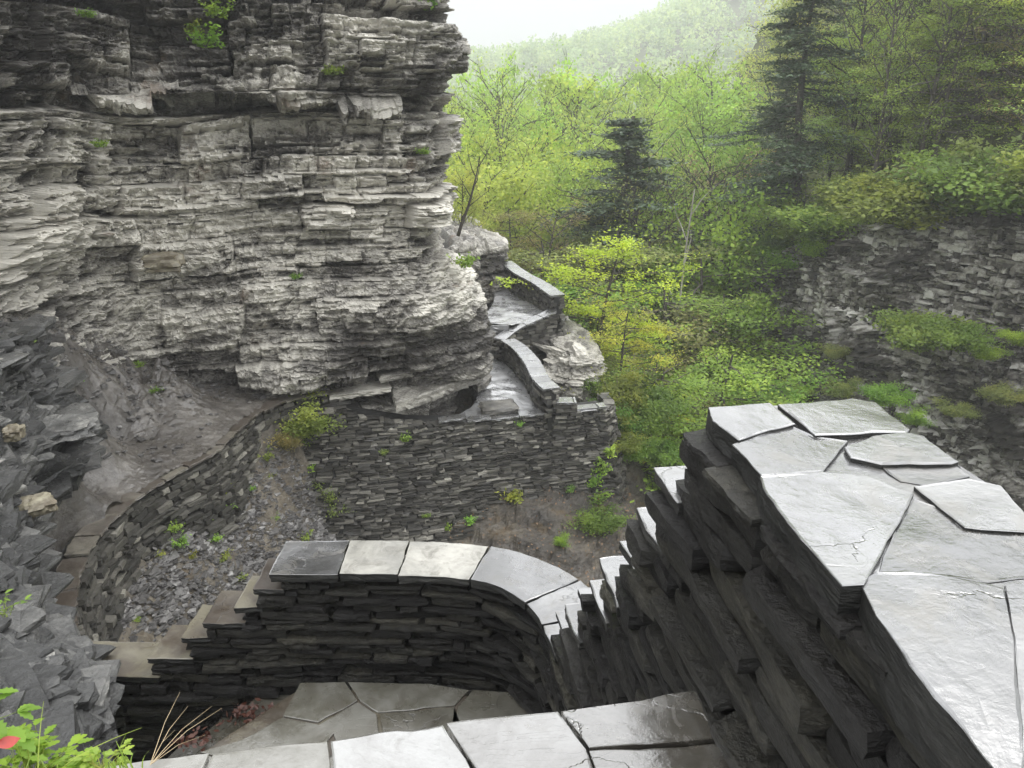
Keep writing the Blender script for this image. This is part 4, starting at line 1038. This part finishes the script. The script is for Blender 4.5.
def plant(kind, x, y, z, H, tint, label, cat=None, group=None, name=None, rz=None, wx=1.0, k=None, tip=(0, 0)):
    i = (k if k is not None else random.randrange(len(protos[kind]))) % len(protos[kind]); pr = protos[kind][i]
    if used.get((kind, i)) is None: o = pr; used[(kind, i)] = 1
    else: o = copy_tree(pr)
    if name: o.name = name
    s = H/pr['H']; o.location = (x, y, z); o.scale = (s*wx, s*wx, s); o.rotation_euler = (tip[0], tip[1], rz if rz is not None else random.uniform(0, 6.28))
    settint(o, tint); o['label'] = label
    if cat: o['category'] = cat
    if 'group' in o: del o['group']
    if group: o['group'] = group
    return o
LIME = (.39, .57, .12); YEL = (.43, .55, .12); GRN = (.26, .40, .08); DK = (.06, .10, .045); OLV = (.28, .32, .11); TAN = (.36, .30, .15); MID = (.31, .45, .09)
def jt(c, v=.15): return tuple(max(.01, x*(1+random.uniform(-v, v))) for x in c)
def by_px(px, ytop, Y, kind, tint, label, zb=None, **kw):
    P = at(px, ytop, Y); z = zb if zb is not None else farz(P[0], Y)
    H = max(2.5, P[2]-z); return plant(kind, P[0], Y, z, H, jt(tint, .08), label, **kw)

# named stand-outs
by_px(610, 86, 45, 'conifer', (.07, .115, .06), 'dark green hemlock standing alone among the bright spring trees', wx=1.65, k=0)
by_px(497, 48, 72, 'open', LIME, 'tall slender lime-green tree with leafy top against the sky', wx=.8, k=0)
by_px(535, 58, 76, 'open', LIME, 'lime-green tree just right of the tallest slender one', wx=.9, k=1)
by_px(574, 66, 70, 'open', LIME, 'broad lime-green tree left of the dark hemlock', wx=1.1, k=2)
by_px(468, 78, 66, 'open', LIME, 'lime-green tree nearest the edge of the grey cliff', wx=.9, k=1)
g1 = 'bright spring trees in the valley beyond the path'
for px, yt, Y, kd, tn in [(510, 82, 82, 'open', LIME), (552, 78, 90, 'open', LIME), (480, 100, 92, 'open', LIME), (600, 72, 95, 'open', LIME), (640, 66, 100, 'open', MID), (665, 60, 92, 'open', LIME), (690, 70, 85, 'open', LIME), (715, 48, 96, 'open', MID), (735, 60, 80, 'open', LIME), (625, 98, 86, 'open', LIME), (655, 100, 76, 'dense', LIME), (695, 98, 70, 'dense', LIME),
                          (728, 95, 66, 'dense', MID), (470, 120, 58, 'dense', LIME), (505, 128, 56, 'dense', LIME), (545, 120, 60, 'dense', LIME), (560, 135, 56, 'dense', LIME), (660, 130, 58, 'dense', MID), (700, 140, 54, 'dense', MID), (735, 130, 52, 'dense', GRN), (520, 160, 50, 'dense', YEL), (480, 158, 46, 'dense', YEL), (558, 165, 50, 'dense', LIME)]:
    by_px(px, yt, Y, kd, tn, 'bright spring-green tree in the forest filling the valley behind the path', group=g1, wx=random.uniform(.9, 1.2))
by_px(455, 165, 36, 'dense', YEL, 'yellow-green tree right against the cliff corner', zb=-9, wx=.9)
by_px(685, 150, 48, 'bare', TAN, 'sparse pale tan budding tree with forked grey trunk', k=0, wx=1.2)
by_px(655, 165, 42, 'bare', OLV, 'thin budding tree with arching grey limbs left of the forked one', k=1)
by_px(540, 205, 40, 'bare', TAN, 'tan budding sapling just behind the upper parapet', zb=-12, k=1, wx=1.3)
by_px(515, 195, 42, 'layer', (.26, .30, .09), 'olive-yellow young tree behind the upper path', zb=-12)
by_px(575, 215, 40, 'layer', OLV, 'olive understory tree behind the bright yellow one')
g2 = 'leafy understory trees down in the gorge'
for px, yt, Y, kd, tn in [(650, 205, 42, 'layer', OLV), (600, 215, 44, 'dense', OLV), (665, 220, 40, 'layer', GRN), (700, 200, 44, 'layer', GRN), (735, 190, 42, 'dense', GRN), (722, 235, 38, 'layer', MID), (690, 265, 35, 'layer', GRN), (650, 275, 34, 'layer', OLV), (735, 280, 35, 'layer', GRN), (625, 250, 37, 'layer', GRN), (748, 235, 42, 'layer', OLV),
                          (715, 320, 30, 'layer', MID), (668, 330, 30, 'layer', OLV), (745, 340, 31, 'layer', GRN), (705, 370, 27, 'near', MID), (735, 385, 28, 'near', GRN), (690, 400, 25, 'near', MID)]:
    by_px(px, yt, Y, kd, tn, 'leafy green understory tree growing up out of the shaded gorge', group=g2, wx=random.uniform(1.0, 1.35))
by_px(600, 228, 27.5, 'near', (.52, .62, .07), 'bright yellow-green young tree standing in front of the path walls', zb=-12.0, k=0, wx=1.05)
by_px(618, 300, 26, 'near', (.5, .52, .10), 'small yellow-green sapling below the brightest young tree', zb=-12.0, k=1, wx=1.1)
by_px(650, 345, 25, 'near', GRN, 'small green sapling on the bushy bank right of the retaining wall', zb=-14, k=1, wx=1.2)
# tall thin trunk in the gorge
P = at(690, 205, 36); tt = thing('bare_trunk', 'tall thin pale bare trunk rising straight through the gorge foliage', 'tree', (P[0], 36, -20))
sg, pp_, _ = walk(np.array([P[0]-.2, 36, -20.]), np.array([-.02, 0, 1.]), 16.5, .085, 14, np.random.default_rng(4), .02, 0, .35)
for j, a in ((13, .8), (12, -.9), (11, .6), (9, -.5)):
    b_, _, _ = walk(pp_[j], np.array([a*.6, .1, 1.2]), 1.7, .03, 4, np.random.default_rng(j), .15); sg += b_
V, Fq = tubes(sg, 6); mesh('trunk', V, Fq, M['palebark'], tt, True, np.full(len(V), 1.0))

# right-hand slope: find a point on the slope for a pixel column
SG = cr(SL, np.linspace(0, 5, 26)); SG = cr(SG.transpose(1, 0, 2), np.linspace(0, SL.shape[1]-1, 60)).transpose(1, 0, 2)
def slope_at(r, px):
    """point on the wooded slope at row r (0 cliff edge ... 5 ridge) for picture column px"""
    i = min(25, int(round(r/5*25))); row = SG[i]; ppx = 512+F*(row[:, 0]/(row[:, 1]*CP-row[:, 2]*SP))
    k = int(np.argmin(np.abs(ppx-px))); return row[k]
def slope_tree(px, r, H, kind, tint, label, **kw):
    P = slope_at(r, px); return plant(kind, P[0], P[1], P[2]-.3, H, jt(tint, .1), label, **kw)
slope_tree(800, .5, 14, 'conifer', (.085, .135, .065), 'large dark drooping hemlock at the cliff corner on the right bank', k=1, wx=1.5)
slope_tree(765, 1.0, 12, 'conifer', (.10, .15, .075), 'dark hemlock left of the large drooping one', k=0, wx=1.1)
slope_tree(838, 1.9, 14, 'conifer', (.10, .15, .08), 'dark hemlock standing higher up the right bank', k=1, wx=1.0)
slope_tree(1005, 2.6, 15, 'conifer', (.06, .10, .05), 'dark hemlock near the top right corner', k=0)
slope_tree(1015, .9, 7.5, 'bare', (.26, .23, .11), 'tan budding tree drooping at the right edge of the bank', k=0, wx=1.2)
g3 = 'spring trees on the wooded right bank'; GRN_, OLV_, MID_ = GRN, OLV, MID; GRN = (.40, .56, .15); OLV = (.48, .54, .19); MID = (.50, .66, .15)
for px, r, H, kd, tn in [(870, 1.9, 13, 'open', GRN), (910, 2.1, 14, 'open', OLV), (945, 1.8, 12, 'open', MID), (985, 2.1, 13, 'open', GRN), (850, 2.8, 14, 'open', MID), (900, 3.0, 14, 'open', GRN), (950, 3.0, 14, 'open', GRN), (1010, 3.2, 14, 'open', MID), (815, 2.4, 14, 'open', OLV), (775, 2.0, 13, 'dense', OLV),
                         (880, 1.0, 8, 'layer', (.26, .34, .07)), (925, .9, 8.5, 'layer', (.28, .36, .07)), (965, 1.1, 8, 'layer', (.25, .33, .07)), (840, .9, 7, 'layer', GRN), (1000, 1.5, 9, 'layer', (.27, .31, .09)), (900, 1.5, 9, 'layer', MID), (860, 1.5, 9, 'layer', OLV), (1040, 1.2, 9, 'layer', MID), (1060, 2.2, 12, 'open', GRN),
                         (800, 3.5, 13, 'open', MID), (870, 3.8, 14, 'open', GRN), (940, 3.9, 14, 'open', OLV), (1020, 4.2, 14, 'open', GRN), (960, 1.9, 11, 'dense', OLV), (1090, .8, 8, 'layer', GRN), (830, 1.2, 8, 'dense', GRN)]:
    slope_tree(px, r, H, kd, tn, 'spring-green tree on the wooded bank above the far cliff', group=g3, wx=random.uniform(.95, 1.25))
GRN, OLV, MID = GRN_, OLV_, MID_
g3b = 'thin budding trees with visible trunks on the right bank'
for px, r, H in [(862, 1.2, 14), (893, 1.5, 15), (915, .9, 12), (938, 1.6, 15), (978, 1.3, 14), (845, 1.0, 13), (1000, 1.1, 12), (870, .5, 10), (1030, 1.5, 14)]:
    slope_tree(px, r, H, 'bare', (.34, .44, .13), 'slender budding tree with dark visible trunk on the right bank', group=g3b, wx=.7)
g1b = 'slender budding trees among the bright valley trees'
for px, yt, Y in [(520, 70, 62), (487, 85, 60), (560, 90, 64), (640, 110, 52), (590, 100, 62), (670, 150, 50), (720, 130, 48), (505, 120, 52)]:
    by_px(px, yt, Y, 'bare', (.42, .54, .14), 'slender budding tree with thin visible trunk in the valley forest', group=g1b, wx=.75)
g4 = 'shrubs along the top of the far cliff'
for px in list(range(760, 1130, 19)):
    r = random.uniform(0.02, .5); P = slope_at(r, px); plant('bush', P[0]-.3, P[1]-.3, P[2]-.3, random.uniform(1.3, 2.4), jt(random.choice([(.22, .31, .07), GRN, (.24, .31, .07), (.2, .25, .08)]), .12), 'leafy shrub fringing the top edge of the far cliff', group=g4, wx=random.uniform(1.0, 1.6))
# bushes on the face of the far cliff
def cliff_bush(px, py, Y, H, tint, label, group=None, wx=1.3):
    P = at(px, py, Y); plant('bush', P[0], P[1], P[2]-H*.3, H*.68, jt(tint, .08), label, group=group, wx=wx)
cliff_bush(915, 330, 27.6, 2.3, (.20, .31, .07), 'broad rounded green shrub on a ledge half way down the far cliff', wx=1.35)
cliff_bush(958, 335, 26.4, 1.7, (.20, .31, .06), 'green shrub on the ledge just right of the broad rounded one')
cliff_bush(885, 395, 26.0, 1.2, (.22, .36, .06), 'small bright shrub just above the foreground wall top')
cliff_bush(1020, 338, 24.5, .8, (.26, .40, .05), 'small bright shrub on the far cliff at the right edge')
g5 = 'shrubs hanging on the face of the far cliff'
for px, py, Y, H, tn in [(770, 300, 38.5, 1.5, GRN), (788, 258, 38.5, 1.8, GRN), (815, 246, 36, 1.6, MID), (765, 395, 33, 2.2, GRN), (788, 390, 31, 1.5, MID), (845, 388, 29, 1.1, OLV), (1003, 395, 24.3, 1.0, OLV), (955, 408, 25.2, .9, OLV), (748, 345, 37, 1.8, OLV), (745, 420, 29, 1.7, MID),
                         (915, 415, 25.4, .9, GRN), (985, 352, 25.6, .9, MID), (835, 352, 31.5, .9, OLV)]:
    cliff_bush(px, py, Y, H, tn, 'scrubby shrub clinging to the dark face of the far cliff', g5)
# bank right of the retaining wall
g6 = 'bushes on the bank right of the tall retaining wall'
for px, py, Y, H, tn in [(618, 400, 22.6, 1.1, MID), (636, 425, 22.2, 1.0, GRN), (648, 408, 23.5, 1.2, MID), (622, 445, 21.2, .7, GRN), (640, 452, 21.5, .7, MID), (612, 418, 22, .8, GRN), (660, 455, 22.2, .8, GRN), (600, 390, 24, .9, GRN), (632, 385, 24.5, 1.1, OLV), (676, 462, 23, .7, MID), (606, 372, 25, .8, OLV)]:
    P = at(px, py, Y); plant('bush', P[0], P[1], P[2]-H*.3, H, jt(tuple(.6*c for c in tn)), 'leafy bush on the steep bank right of the retaining wall', group=g6, wx=1.2)
def on_ground(px, py, fn, z0=-8, it=12):
    z = z0
    for _ in range(it):
        P = onz(px, py, z); z = .5*z+.5*fn(P[0], P[1])
    return onz(px, py, z)
small = []
for px, py, H, w, tn, lb in [(300, 432, .95, 1.2, (.30, .38, .09), 'light green leafy shrub at the head of the scree, largest plant there'),
                             (322, 440, .7, 1.1, MID, 'green shrub at the head of the scree, right of the largest'),
                             (330, 508, .75, .8, (.25, .33, .09), 'upright green plant where scree meets the tall retaining wall'),
                             (600, 530, .6, 1.6, (.16, .25, .05), 'low green shrub on the leafy ground below the tall wall'),
                             (562, 543, .28, 1.3, (.22, .36, .05), 'tiny bright green plant on leafy ground behind the coping'),
                             (285, 448, .5, 1.2, (.34, .30, .12), 'straw-coloured low plant at the head of the scree')]:
    P = on_ground(px, py, gh, -9); plant('bush', P[0], P[1], P[2], H, tn, lb, wx=w)
g7 = 'small weeds scattered on the scree'
for px, py, H in [(222, 495, .35), (228, 510, .28), (172, 530, .3), (178, 545, .25), (200, 498, .2), (205, 525, .2), (215, 540, .22), (225, 555, .2), (160, 555, .18), (125, 570, .15), (265, 460, .28), (270, 478, .2), (240, 470, .2), (250, 490, .15), (305, 540, .2), (222, 560, .2), (240, 580, .15), (190, 560, .15), (310, 470, .2), (212, 480, .25), (275, 520, .15), (104, 600, .2), (103, 650, .2), (345, 488, .3), (135, 620, .12)]:
    P = on_ground(px, py, gh, -9); plant('weed', P[0], P[1], P[2], H, jt((.30, .40, .08), .2), 'small yellow-green weed sprouting from the grey scree', group=g7, cat='weed', name='weed', wx=1.3)
g8 = 'weeds rooted in the face of the tall retaining wall'
def wallpt(px, py):
    # on the battered face of the big wall
    best = None
    for t in np.linspace(0, BS[-1], 120):
        p = np.array([np.interp(t, BS, BG[:, 0]), np.interp(t, BS, BG[:, 1])])
        for zz in np.linspace(bzt(t), bzb(t), 30):
            off = bbat(t)*(bzt(t)-zz); X, Y = p[0]+.25*off, p[1]-off*.96
            d = Y*CP-zz*SP; x_ = 512+F*X/d; y_ = 384-F*(Y*SP+zz*CP)/d
            e = (x_-px)**2+(y_-py)**2
            if best is None or e < best[0]: best = (e, X, Y-.02, zz)
    return best[1:]
for px, py, H in [(508, 500, .55), (470, 522, .3), (445, 532, .2), (618, 455, .4), (600, 500, .6), (590, 485, .5), (405, 440, .25), (385, 455, .2), (605, 470, .5), (570, 490, .25), (520, 425, .2), (425, 515, .2), (598, 515, .6)]:
    X, Y, Z = wallpt(px, py); plant('weed', X, Y, Z, H, jt(MID, .2), 'weed growing out of the tall retaining wall', group=g8, cat='weed', name='weed', wx=1.0)
g9 = 'plants growing on the big grey cliff'
for px, py, Y, H, lb in [(205, 42, 18.3, .6, 'bright green plant tuft high on the cliff, largest of them'), (215, 12, 18.5, .5, 'green tuft at the very top of the cliff left of centre'), (190, 28, 18.4, .35, 'small green tuft beside the largest one on the cliff'), (88, 12, 17.6, .3, 'tiny green tuft at the top left of the cliff'), (330, 70, 19.5, .4, None), (100, 142, 17.4, .3, None), (425, 150, 20.8, .3, None), (462, 262, 20.7, .6, 'leafy tuft on the nose of the cliff'), (155, 388, 16.8, .25, 'green sprig at the foot of the cliff above the terrace'), (72, 380, 13.6, .25, None), (65, 408, 12.7, .3, None), (140, 362, 16.9, .2, None), (20, 350, 13, .3, None), (45, 385, 13, .2, None), (295, 275, 18.9, .25, None), (430, 5, 21.0, .5, None)]:
    P = at(px, py, Y-.35); plant('weed', P[0], P[1], P[2]-.1, H*.8, jt((.22, .34, .06), .15), lb or 'tiny green plant clinging to the big grey cliff', group=None if lb else g9, cat='weed', name='weed', wx=1.2)
# twig tree leaning at cliff corner
P = at(458, 236, 28); lt = thing('sapling', 'thin dark leaning sapling at the corner of the cliff', 'tree', tuple(P))
sg, pp_, _ = walk(P.copy(), np.array([.35, 0, 1.]), 2.9, .07, 8, np.random.default_rng(9), .08, .02)
for j in (3, 4, 5, 6, 7):
    b_, _, _ = walk(pp_[j], np.array([random.uniform(-1, 1), .2, .8]), 1.1, .022, 4, np.random.default_rng(j+20), .15); sg += b_
V, Fq = tubes(sg, 5); mesh('trunk', V, Fq, M['bark'], lt, True, np.full(len(V), .1))

# hill forest: far-off wood as one mass
rs = np.random.default_rng(5); n = 5200
X = rs.uniform(-200, 380, n); Y = rs.uniform(250, 480, n); Cc = np.array([(x, y, hillz(x, y)+rs.uniform(3, 8)) for x, y in zip(X, Y)])
k = 46; P = np.repeat(Cc, k, 0); rr = rs.normal(0, 1, (n*k, 3)); rr /= np.linalg.norm(rr, axis=1, keepdims=True); P = P+rr*np.array([3.2, 3.2, 4.2])*rs.uniform(.5, 1.05, (n*k, 1))
V, Fq = leaf_quads(P, 1.7, rs, .6); tcol = np.repeat(np.repeat(rs.uniform(0, 1, n), k), 4)
hw = mesh('distant_forest', V, Fq, M['leaf'], None, False, tcol); hw.color = (.34, .46, .20, 1); tag(hw, 'misty spring forest covering the distant hill', 'forest', kind='stuff')

# ------------------------------------------------------------------ near plants at bottom left
def blades(name, label, loc, n, H, mat, seed, color, spread=.025, bend=.5, w=.0025, cat='grass'):
    rs = np.random.default_rng(seed); V = []; Fq = []
    for i in range(n):
        a = rs.uniform(0, 6.28); b = rs.normal(0, spread, 2); h = H*rs.uniform(.55, 1.1); be = bend*rs.uniform(.3, 1.2); m = 7
        sd = np.array([-math.sin(a), math.cos(a), 0])
        for k in range(m):
            t = k/(m-1); c = np.array([b[0]+math.cos(a)*be*h*t**1.8, b[1]+math.sin(a)*be*h*t**1.8, h*t*(1-.25*be*t)]); ww = w*(1-t)**.6*(.4+min(1, t*5)*.6)+.0004
            V += [c-sd*ww, c+sd*ww+np.array([0, 0, ww*.4])]
        o = len(V)-2*m; Fq += [[o+2*k, o+2*k+1, o+2*k+3, o+2*k+2] for k in range(m-1)]
    o = mesh(name, np.array(V), np.array(Fq), mat, None, True, np.repeat(rs.uniform(.3, .9, n), 2*m)); o.location = tuple(loc); o.color = (*color, 1)
    return tag(o, label, cat)
def herb(name, label, loc, n, L, seed, color, cat='plant', up=.6):
    """rosette herb with stalked lobed leaves"""
    rs = np.random.default_rng(seed); root = thing(name, label, cat, tuple(loc)); Vs = []; Fs = []; sg = []; nv = 0; tt = []
    for i in range(n):
        a = rs.uniform(0, 6.28); l = L*rs.uniform(.5, 1.1); d = np.array([math.cos(a), math.sin(a), up*rs.uniform(.5, 1.6)]); d /= np.linalg.norm(d)
        s_, pts, dd = walk(np.zeros(3)+rs.normal(0, .01, 3), d, l, .0022, 4, rs, .12, -.05); sg += s_
        nl = rs.integers(2, 5)
        for j in range(nl):
            q = pts[-1] if j == 0 else pts[rs.integers(2, 5)]; aa = a+rs.normal(0, .8)*(1 if j else .3); dl = np.array([math.cos(aa), math.sin(aa), rs.uniform(-.35, .3)]); dl /= np.linalg.norm(dl)
            sd = np.cross(dl, [0, 0, 1]); sd /= np.linalg.norm(sd); nn_ = np.cross(sd, dl); sz = L*.30*rs.uniform(.6, 1.2)
            m = 9; vv = []
            for k in range(m):
                t = k/(m-1); ww = sz*.30*math.sin(math.pi*min(1, t*.95+.04))**.8*(1 if k % 2 else .62); cc = q+dl*sz*t-nn_*sz*.25*t*t
                vv += [cc+sd*ww+nn_*ww*.25, cc, cc-sd*ww+nn_*ww*.25]
            Vs += vv; 
            for k in range(m-1):
                o = nv+3*k; Fs += [[o, o+1, o+4, o+3], [o+1, o+2, o+5, o+4]]
            nv += len(vv); tt += [rs.uniform(.3, .9)]*len(vv)
    o = mesh('leaves', np.array(Vs), np.array(Fs), M['leaf'], root, True, np.array(tt), False); o.color = (*color, 1)
    V, Fq = tubes(sg, 4); o = mesh('stalk', V, Fq, M['leaf'], root, True, np.full(len(V), .6), False); o.color = (color[0]*1.1, color[1]*.9, color[2], 1)
    return root
GR = (.24, .38, .05)
herb('leafy_herb', 'bushy bright green lobed-leaf herb at the bottom left corner', at(30, 790, 1.55), 120, .15, 1, GR)
herb('leafy_herb', 'small green sprig on the wet rock at the left edge', at(5, 615, 3.2), 14, .12, 2, (.18, .3, .06))
herb('leafy_herb', 'pale yellow-green sprig at the foot of the wet rock, beside the grass tuft', at(100, 775, 1.55), 30, .09, 3, (.30, .42, .08))
herb('leafy_herb', 'tall leafy stem leaning over the bottom left corner', at(-16, 735, 1.6), 14, .18, 4, (.2, .34, .05))
blades('grass_tuft', 'green grass tuft on the step edge at bottom left', at(126, 775, 1.5), 26, .10, M['leaf'], 5, (.26, .38, .07))
blades('grass_tuft', 'thin grass arching out of the bottom left herbs', at(45, 790, 1.5), 18, .17, M['leaf'], 6, (.28, .38, .08), bend=1.2, w=.0016)
# dry stalks
ds = thing('dry_stalks', 'thin straw-coloured dry stalks leaning right over the dark stairwell', 'grass', tuple(at(150, 765, 1.52))); sg = []
b0 = at(150, 765, 1.52)
for tx, ty in ((180, 692), (188, 706), (212, 706), (222, 708), (175, 730), (205, 735)):
    e = at(tx, ty, 1.75); mid = (b0+e)/2+np.array([0, 0, .015]); sg += [(b0, mid, .0010, .0008), (mid, e, .0008, .0003)]
V, Fq = tubes(sg, 5); mesh('stalk', V, Fq, M['dry'], ds, True, np.full(len(V), .5))
# red leaf
Pq = at(8, 742, 1.42); V = []; Fq = []
for k in range(7):
    t = k/6; w_ = .014*math.sin(math.pi*(t*.92+.05)); V += [(.055*(t-.5), w_, .006*math.sin(t*6)), (.055*(t-.5), 0, -.004), (.055*(t-.5), -w_, .005*math.cos(t*5))]
for k in range(6): Fq += [[3*k, 3*k+1, 3*k+4, 3*k+3], [3*k+1, 3*k+2, 3*k+5, 3*k+4]]
rl = mesh('fallen_leaf', np.array(V), np.array(Fq), M['red'], None, True); rl.location = tuple(Pq); rl.rotation_euler = (.5, -.2, .2); tag(rl, 'dark red leaf among the herbs at the left edge', 'leaf')
for pxy, nn, lb in (((245, 717), 90, 'damp red-brown leaf litter in the corner of the step, by the landing edge'), ((196, 744), 60, 'damp red-brown leaf litter low in the dark stair corner')):
    P = onz(pxy[0], pxy[1], LAND-.17); rs = np.random.default_rng(nn); C = P+rs.normal(0, 1, (nn, 3))*np.array([.09, .05, .015])+[0, 0, .03]
    V, Fq = leaf_quads(C, .05, rs, .5); tag(mesh('leaf_litter', V, Fq, M['litter'], None), lb, 'leaves', kind='stuff')
rs = np.random.default_rng(77); C = []
while len(C) < 2600:
    x = rs.uniform(-2.6, 5.5); y = rs.uniform(13, 21); z = gh(x, y)+.06; C.append((x, y, z+rs.uniform(0, .05)))
V, Fq = leaf_quads(np.array(C), .07, rs, .5); tag(mesh('leaf_litter', V, Fq, M['litter2'], None), 'brown leaf litter strewn on the ground below the tall wall', 'leaves', kind='stuff')

# loose rocks on the near-left face
rock('rock', 'yellow-stained angular rock on the wet left face', at(38, 505, 7.9), (.17, .13, .09), M['ochre'], .5, 5, .3, (8, 6, 5), .25)
rock('rock', 'small cream rock on the wet left face above the yellow one', at(14, 433, 8.9), (.12, .1, .08), M['ochre'], .2, 6, .2, (8, 6, 5), .25)
rock('rock', 'orange-tan block set in the middle of the grey cliff', at(163, 262, 17.6), (.40, .2, .2), M['ochre'], .2, 8, .1, (8, 6, 5), .2)
rock('rock', 'dark overhanging slab above the black hollow at left', HOL[0][0]+np.array([-.02, .12, .34]), (.46, .34, .07), M['wetrock'], .3, 9, .1, (12, 10, 4), .2)

# chips of shale strewn on scree and terrace
rs = np.random.default_rng(8); T, TF = rbox(1, 1, 1, 40); Vs = []; Fs = []; Ti = []; nv = 0
cnt = 0
while cnt < 16000:
    x = rs.uniform(-8.5, -2.2); y = rs.uniform(8.5, 17.5)
    ed = edge_dist(np.array([x]), np.array([y]))[0]
    if ed < .25: continue
    s_ = rs.gamma(2, .010)+.014; V = T*np.array([s_*rs.uniform(.7, 1.6), s_, s_*rs.uniform(.12, .4)])
    a = rs.uniform(0, 6.28); b = rs.normal(0, .35); Rz = np.array([[math.cos(a), -math.sin(a), 0], [math.sin(a), math.cos(a), 0], [0, 0, 1]]); Rx = np.array([[1, 0, 0], [0, math.cos(b), -math.sin(b)], [0, math.sin(b), math.cos(b)]])
    V = V@(Rz@Rx).T+rs.normal(0, s_*.12, V.shape)+[x, y, gh(x, y)+.05]
    Vs.append(V); Fs.append(TF+nv); nv += len(V); Ti.append(np.full(len(V), np.clip(rs.normal(.6, .3), 0, 1))); cnt += 1
cnt = 0
while cnt < 5000:
    x = rs.uniform(-12, -5); y = rs.uniform(9, 19); ed = -edge_dist(np.array([x]), np.array([y]))[0]
    if ed < .5 or rs.random() > .08+.5*max(0, ed-1.4): continue
    s_ = rs.gamma(1.6, .012)+.01; V = T*np.array([s_*rs.uniform(.7, 1.6), s_, s_*rs.uniform(.15, .5)]); a = rs.uniform(0, 6.28)
    V = V@np.array([[math.cos(a), -math.sin(a), 0], [math.sin(a), math.cos(a), 0], [0, 0, 1]]).T+rs.normal(0, s_*.15, V.shape)+[x, y, terr_h(x, y)+.02+(.06 if terr_h(x, y) > -6.6 else 0)]
    Vs.append(V); Fs.append(TF+nv); nv += len(V); Ti.append(np.full(len(V), np.clip(rs.normal(.5, .25), 0, 1))); cnt += 1
tag(mesh('shale_chips', np.concatenate(Vs), np.concatenate(Fs), M['scree'], None, False, np.concatenate(Ti)), 'grey shale chips littering the scree slope', 'gravel', kind='stuff')

# ------------------------------------------------------------------ haze
hz = bpy.data.meshes.new('haze'); hv = [(x, y, z) for x in (-720, 720) for y in (-130, 920) for z in (-70, 175)]
hz.from_pydata(hv, [], [(0, 1, 3, 2), (4, 6, 7, 5), (0, 4, 5, 1), (2, 3, 7, 6), (0, 2, 6, 4), (1, 5, 7, 3)]); hz.update()
ho = link(bpy.data.objects.new('haze', hz)); tag(ho, 'thin pale mist filling the gorge', 'mist', kind='stuff')
hm = bpy.data.materials.new('haze'); hm.use_nodes = True; nt = hm.node_tree; nt.nodes.clear(); o_ = nt.nodes.new('ShaderNodeOutputMaterial'); v_ = nt.nodes.new('ShaderNodeVolumePrincipled')
v_.inputs['Color'].default_value = (.98, .99, 1, 1); v_.inputs['Density'].default_value = .0013; v_.inputs['Anisotropy'].default_value = .2
nt.links.new(v_.outputs[0], o_.inputs['Volume']); hz.materials.append(hm)

# ------------------------------------------------------------------ world, sun, camera
w = bpy.data.worlds.new('World'); sc.world = w; w.use_nodes = True; nt = w.node_tree; nt.nodes.clear()
wo = nt.nodes.new('ShaderNodeOutputWorld'); bg = nt.nodes.new('ShaderNodeBackground')
sky = nt.nodes.new('ShaderNodeTexSky'); sky.sky_type = 'NISHITA'; sky.sun_disc = False
SE, SR = math.radians(58), math.radians(40)
sky.sun_elevation = SE; sky.sun_rotation = SR; sky.air_density = 1.2; sky.dust_density = 3
tc = nt.nodes.new('ShaderNodeTexCoord'); sx = nt.nodes.new('ShaderNodeSeparateXYZ'); nt.links.new(tc.outputs['Generated'], sx.inputs[0])
cl = ramp(nt, [(0, (2.5, 2.65, 2.9)), (.16, (2.9, 3.05, 3.3)), (.27, (13, 13.1, 13.4)), (.42, (27, 27.2, 27.5)), (1, (36, 36.3, 36.8))], sx.outputs['Z'])
cn = noise(nt, tc.outputs['Generated'], 2.2, 4, .5, (1, 1, 2.5)); cl = mixc(nt, 1.0, cl, ramp(nt, [(.3, (.82, .83, .85)), (.7, (1.06, 1.06, 1.06))], cn), 'MULTIPLY')
nt.links.new(mixc(nt, .965, sky.outputs[0], cl), bg.inputs['Color']); bg.inputs['Strength'].default_value = .10
nt.links.new(bg.outputs[0], wo.inputs[0])
sd = bpy.data.lights.new('sun', 'SUN'); sd.energy = 1.3; sd.angle = math.radians(25); sd.color = (1, .98, .95)
so_ = link(bpy.data.objects.new('sun', sd)); so_.rotation_euler = (math.radians(32), 0, math.radians(180-40))
cd = bpy.data.cameras.new('camera'); cam = link(bpy.data.objects.new('camera', cd)); cd.sensor_width = 36; cd.lens = F/1024*36; cd.clip_start = .05; cd.clip_end = 3000
cam.rotation_euler = (math.radians(70), 0, 0); sc.camera = cam
vs = sc.view_settings; vs.view_transform = 'Standard'; vs.look = 'None'; vs.exposure = .18; vs.gamma = 1; vs.use_curve_mapping = False
cy = sc.cycles; cy.use_denoising = True; cy.max_bounces = 6; cy.diffuse_bounces = 2; cy.glossy_bounces = 2; cy.transmission_bounces = 3; cy.transparent_max_bounces = 6; cy.volume_bounces = 1
for o in list(bpy.data.objects):
    if 'H' in o: del o['H']
# prototypes that were never planted
for kind, ps in protos.items():
    for i, p in enumerate(ps):
        if used.get((kind, i)) is None:
            for c in list(p.children): bpy.data.objects.remove(c)
            bpy.data.objects.remove(p)
